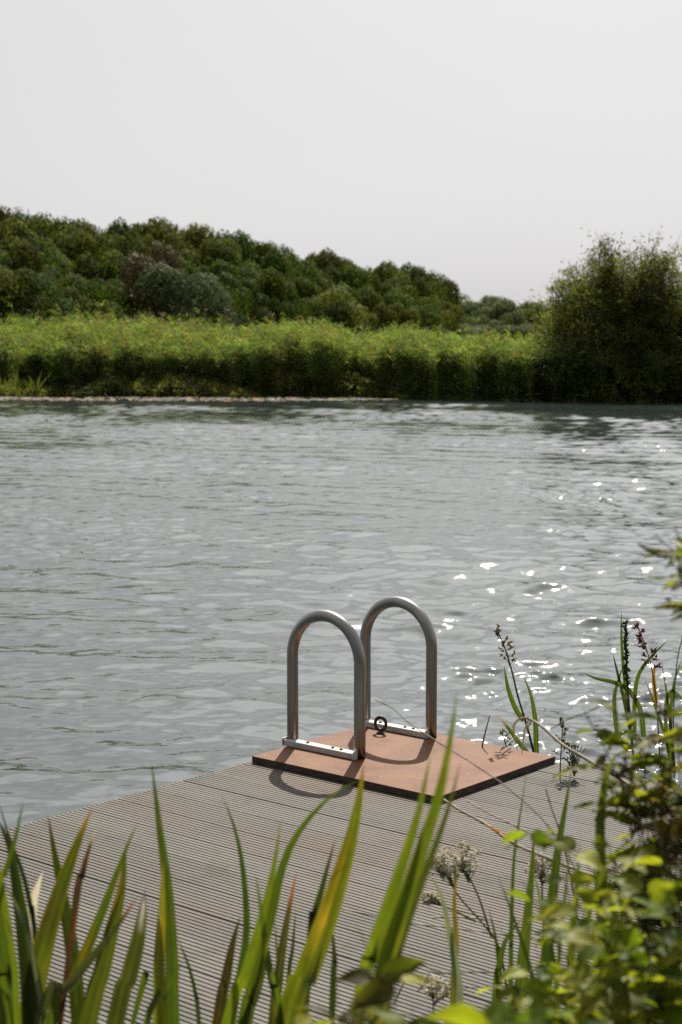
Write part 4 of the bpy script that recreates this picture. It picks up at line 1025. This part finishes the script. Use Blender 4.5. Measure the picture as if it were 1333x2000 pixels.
leafy('bramble_plant', 'small blurred yellow green sprig at the bottom centre under the tall leaf pair', [
    [(640, 2120), (650, 2010), (660, 1930), (650, 1890)], [(740, 2120), (735, 2000), (740, 1920), (720, 1860), (700, 1810)], [(760, 2120), (770, 2010), (775, 1930), (800, 1870)], [(690, 2120), (690, 2020), (700, 1950)], [(590, 2120), (580, 2040), (570, 1965)], [(840, 2120), (850, 2030), (870, 1960)], [(670, 2120), (690, 1990), (730, 1920)], [(800, 2120), (810, 2030), (830, 1980)]], 1.75, 8, .075, .048, 114, 'plant', GB, .06, [(.20, .22, .045), (.14, .17, .03), (.08, .10, .025), (.25, .24, .07), (.05, .05, .02)], 4, (.15, .08, .05), sw=4)
leafy('bindweed_plant', 'sunlit sprawling sprays reaching left over the lower decking', [
    [(1220, 2100), (1180, 1960), (1120, 1850), (1050, 1790)], [(1230, 2100), (1200, 1930), (1150, 1810), (1120, 1730)], [(1180, 2100), (1120, 2000), (1040, 1930), (960, 1950)], [(1250, 2100), (1240, 1900), (1215, 1770), (1160, 1660)],
    [(1160, 2100), (1090, 2020), (1000, 1975), (900, 1985)], [(1260, 2100), (1270, 1880), (1260, 1740), (1215, 1640)]], 1.9, 13, .068, .042, 116, 'plant', GB, .06, [(.17, .19, .045), (.13, .16, .035), (.10, .13, .028), (.20, .21, .08)], sw=3)
leafy('bramble_plant', 'low blurred leaf sprays along the very bottom between the iris clumps', [
    [(880, 2130), (870, 2040), (840, 1970)], [(930, 2130), (930, 2040), (950, 1965)], [(780, 2130), (790, 2050), (810, 1960)], [(620, 2130), (615, 2040), (600, 1985)], [(980, 2130), (985, 2050), (1000, 1985)]], 1.65, 7, .060, .040, 117, 'plant', GB, .06, [(.15, .18, .04), (.11, .14, .03), (.07, .10, .024)], sw=3)
leafy('bramble_plant', 'dark leaved bramble behind the yellow green corner plant', [
    [(1230, 2100), (1240, 1900), (1255, 1760), (1240, 1690)], [(1290, 2100), (1290, 1900), (1280, 1780), (1310, 1700)], [(1180, 2100), (1200, 1960), (1225, 1860)], [(1330, 2100), (1340, 1950), (1335, 1820)]], 2.3, 6, .085, .052, 115, 'plant', GB, .06, [(.028, .048, .018), (.035, .06, .02), (.05, .08, .022)], sw=4)

# low ground cover hiding the foot of the near bank
r = np.random.default_rng(33); n = 7000
x = r.uniform(-3.5, 3.5, n); y = near_edge(x)-r.random(n)**1.2*2.2-.02; z = bank_z(x, y)
lim = EYE-np.tan(R(23.4))*y-.05
h = np.minimum(r.uniform(.08, .34, n), np.maximum(.03, lim-z))
d = np.c_[r.normal(size=(n, 2))*.35, np.ones(n)]
tn = np.c_[r.uniform(.6, 1.5, n), r.uniform(.8, 1.2, n), r.uniform(.5, 1.1, n)]
tag(link('bank_grass', leaves_mesh('bank_grass', np.c_[x, y, z], d, np.c_[r.normal(size=(n, 2)), np.zeros(n)], h, .006+.008*r.random(n), tn, .3),
    leaf_mat('bank_grass_blades', (.07, .10, .025), .3, .4, None, .5, .3, 8), None, False), 'low grass covering the near bank', None, None, 'stuff')

# ------------------------------------------------------------------ camera and output
cd = bpy.data.cameras.new('camera'); co = bpy.data.objects.new('camera', cd); COL.objects.link(co)
co.location = (0, 0, EYE); co.rotation_euler = (math.pi/2-PITCH, 0, 0)
cd.sensor_fit = 'VERTICAL'; cd.sensor_height = 36; cd.sensor_width = 24; cd.lens = F/2000*36
cd.clip_start = .05; cd.clip_end = 6000
cd.dof.use_dof = True; cd.dof.focus_distance = 5.75; cd.dof.aperture_fstop = 5.8
S.camera = co
S.view_settings.view_transform = 'Standard'; S.view_settings.look = 'None'; S.view_settings.gamma = 1; S.view_settings.use_curve_mapping = False
S.view_settings.exposure = 0.9
cy = S.cycles
cy.max_bounces = 6; cy.diffuse_bounces = 3; cy.glossy_bounces = 3; cy.transmission_bounces = 4; cy.use_denoising = False
cy.sample_clamp_indirect = 1.5; cy.sample_clamp_direct = 7
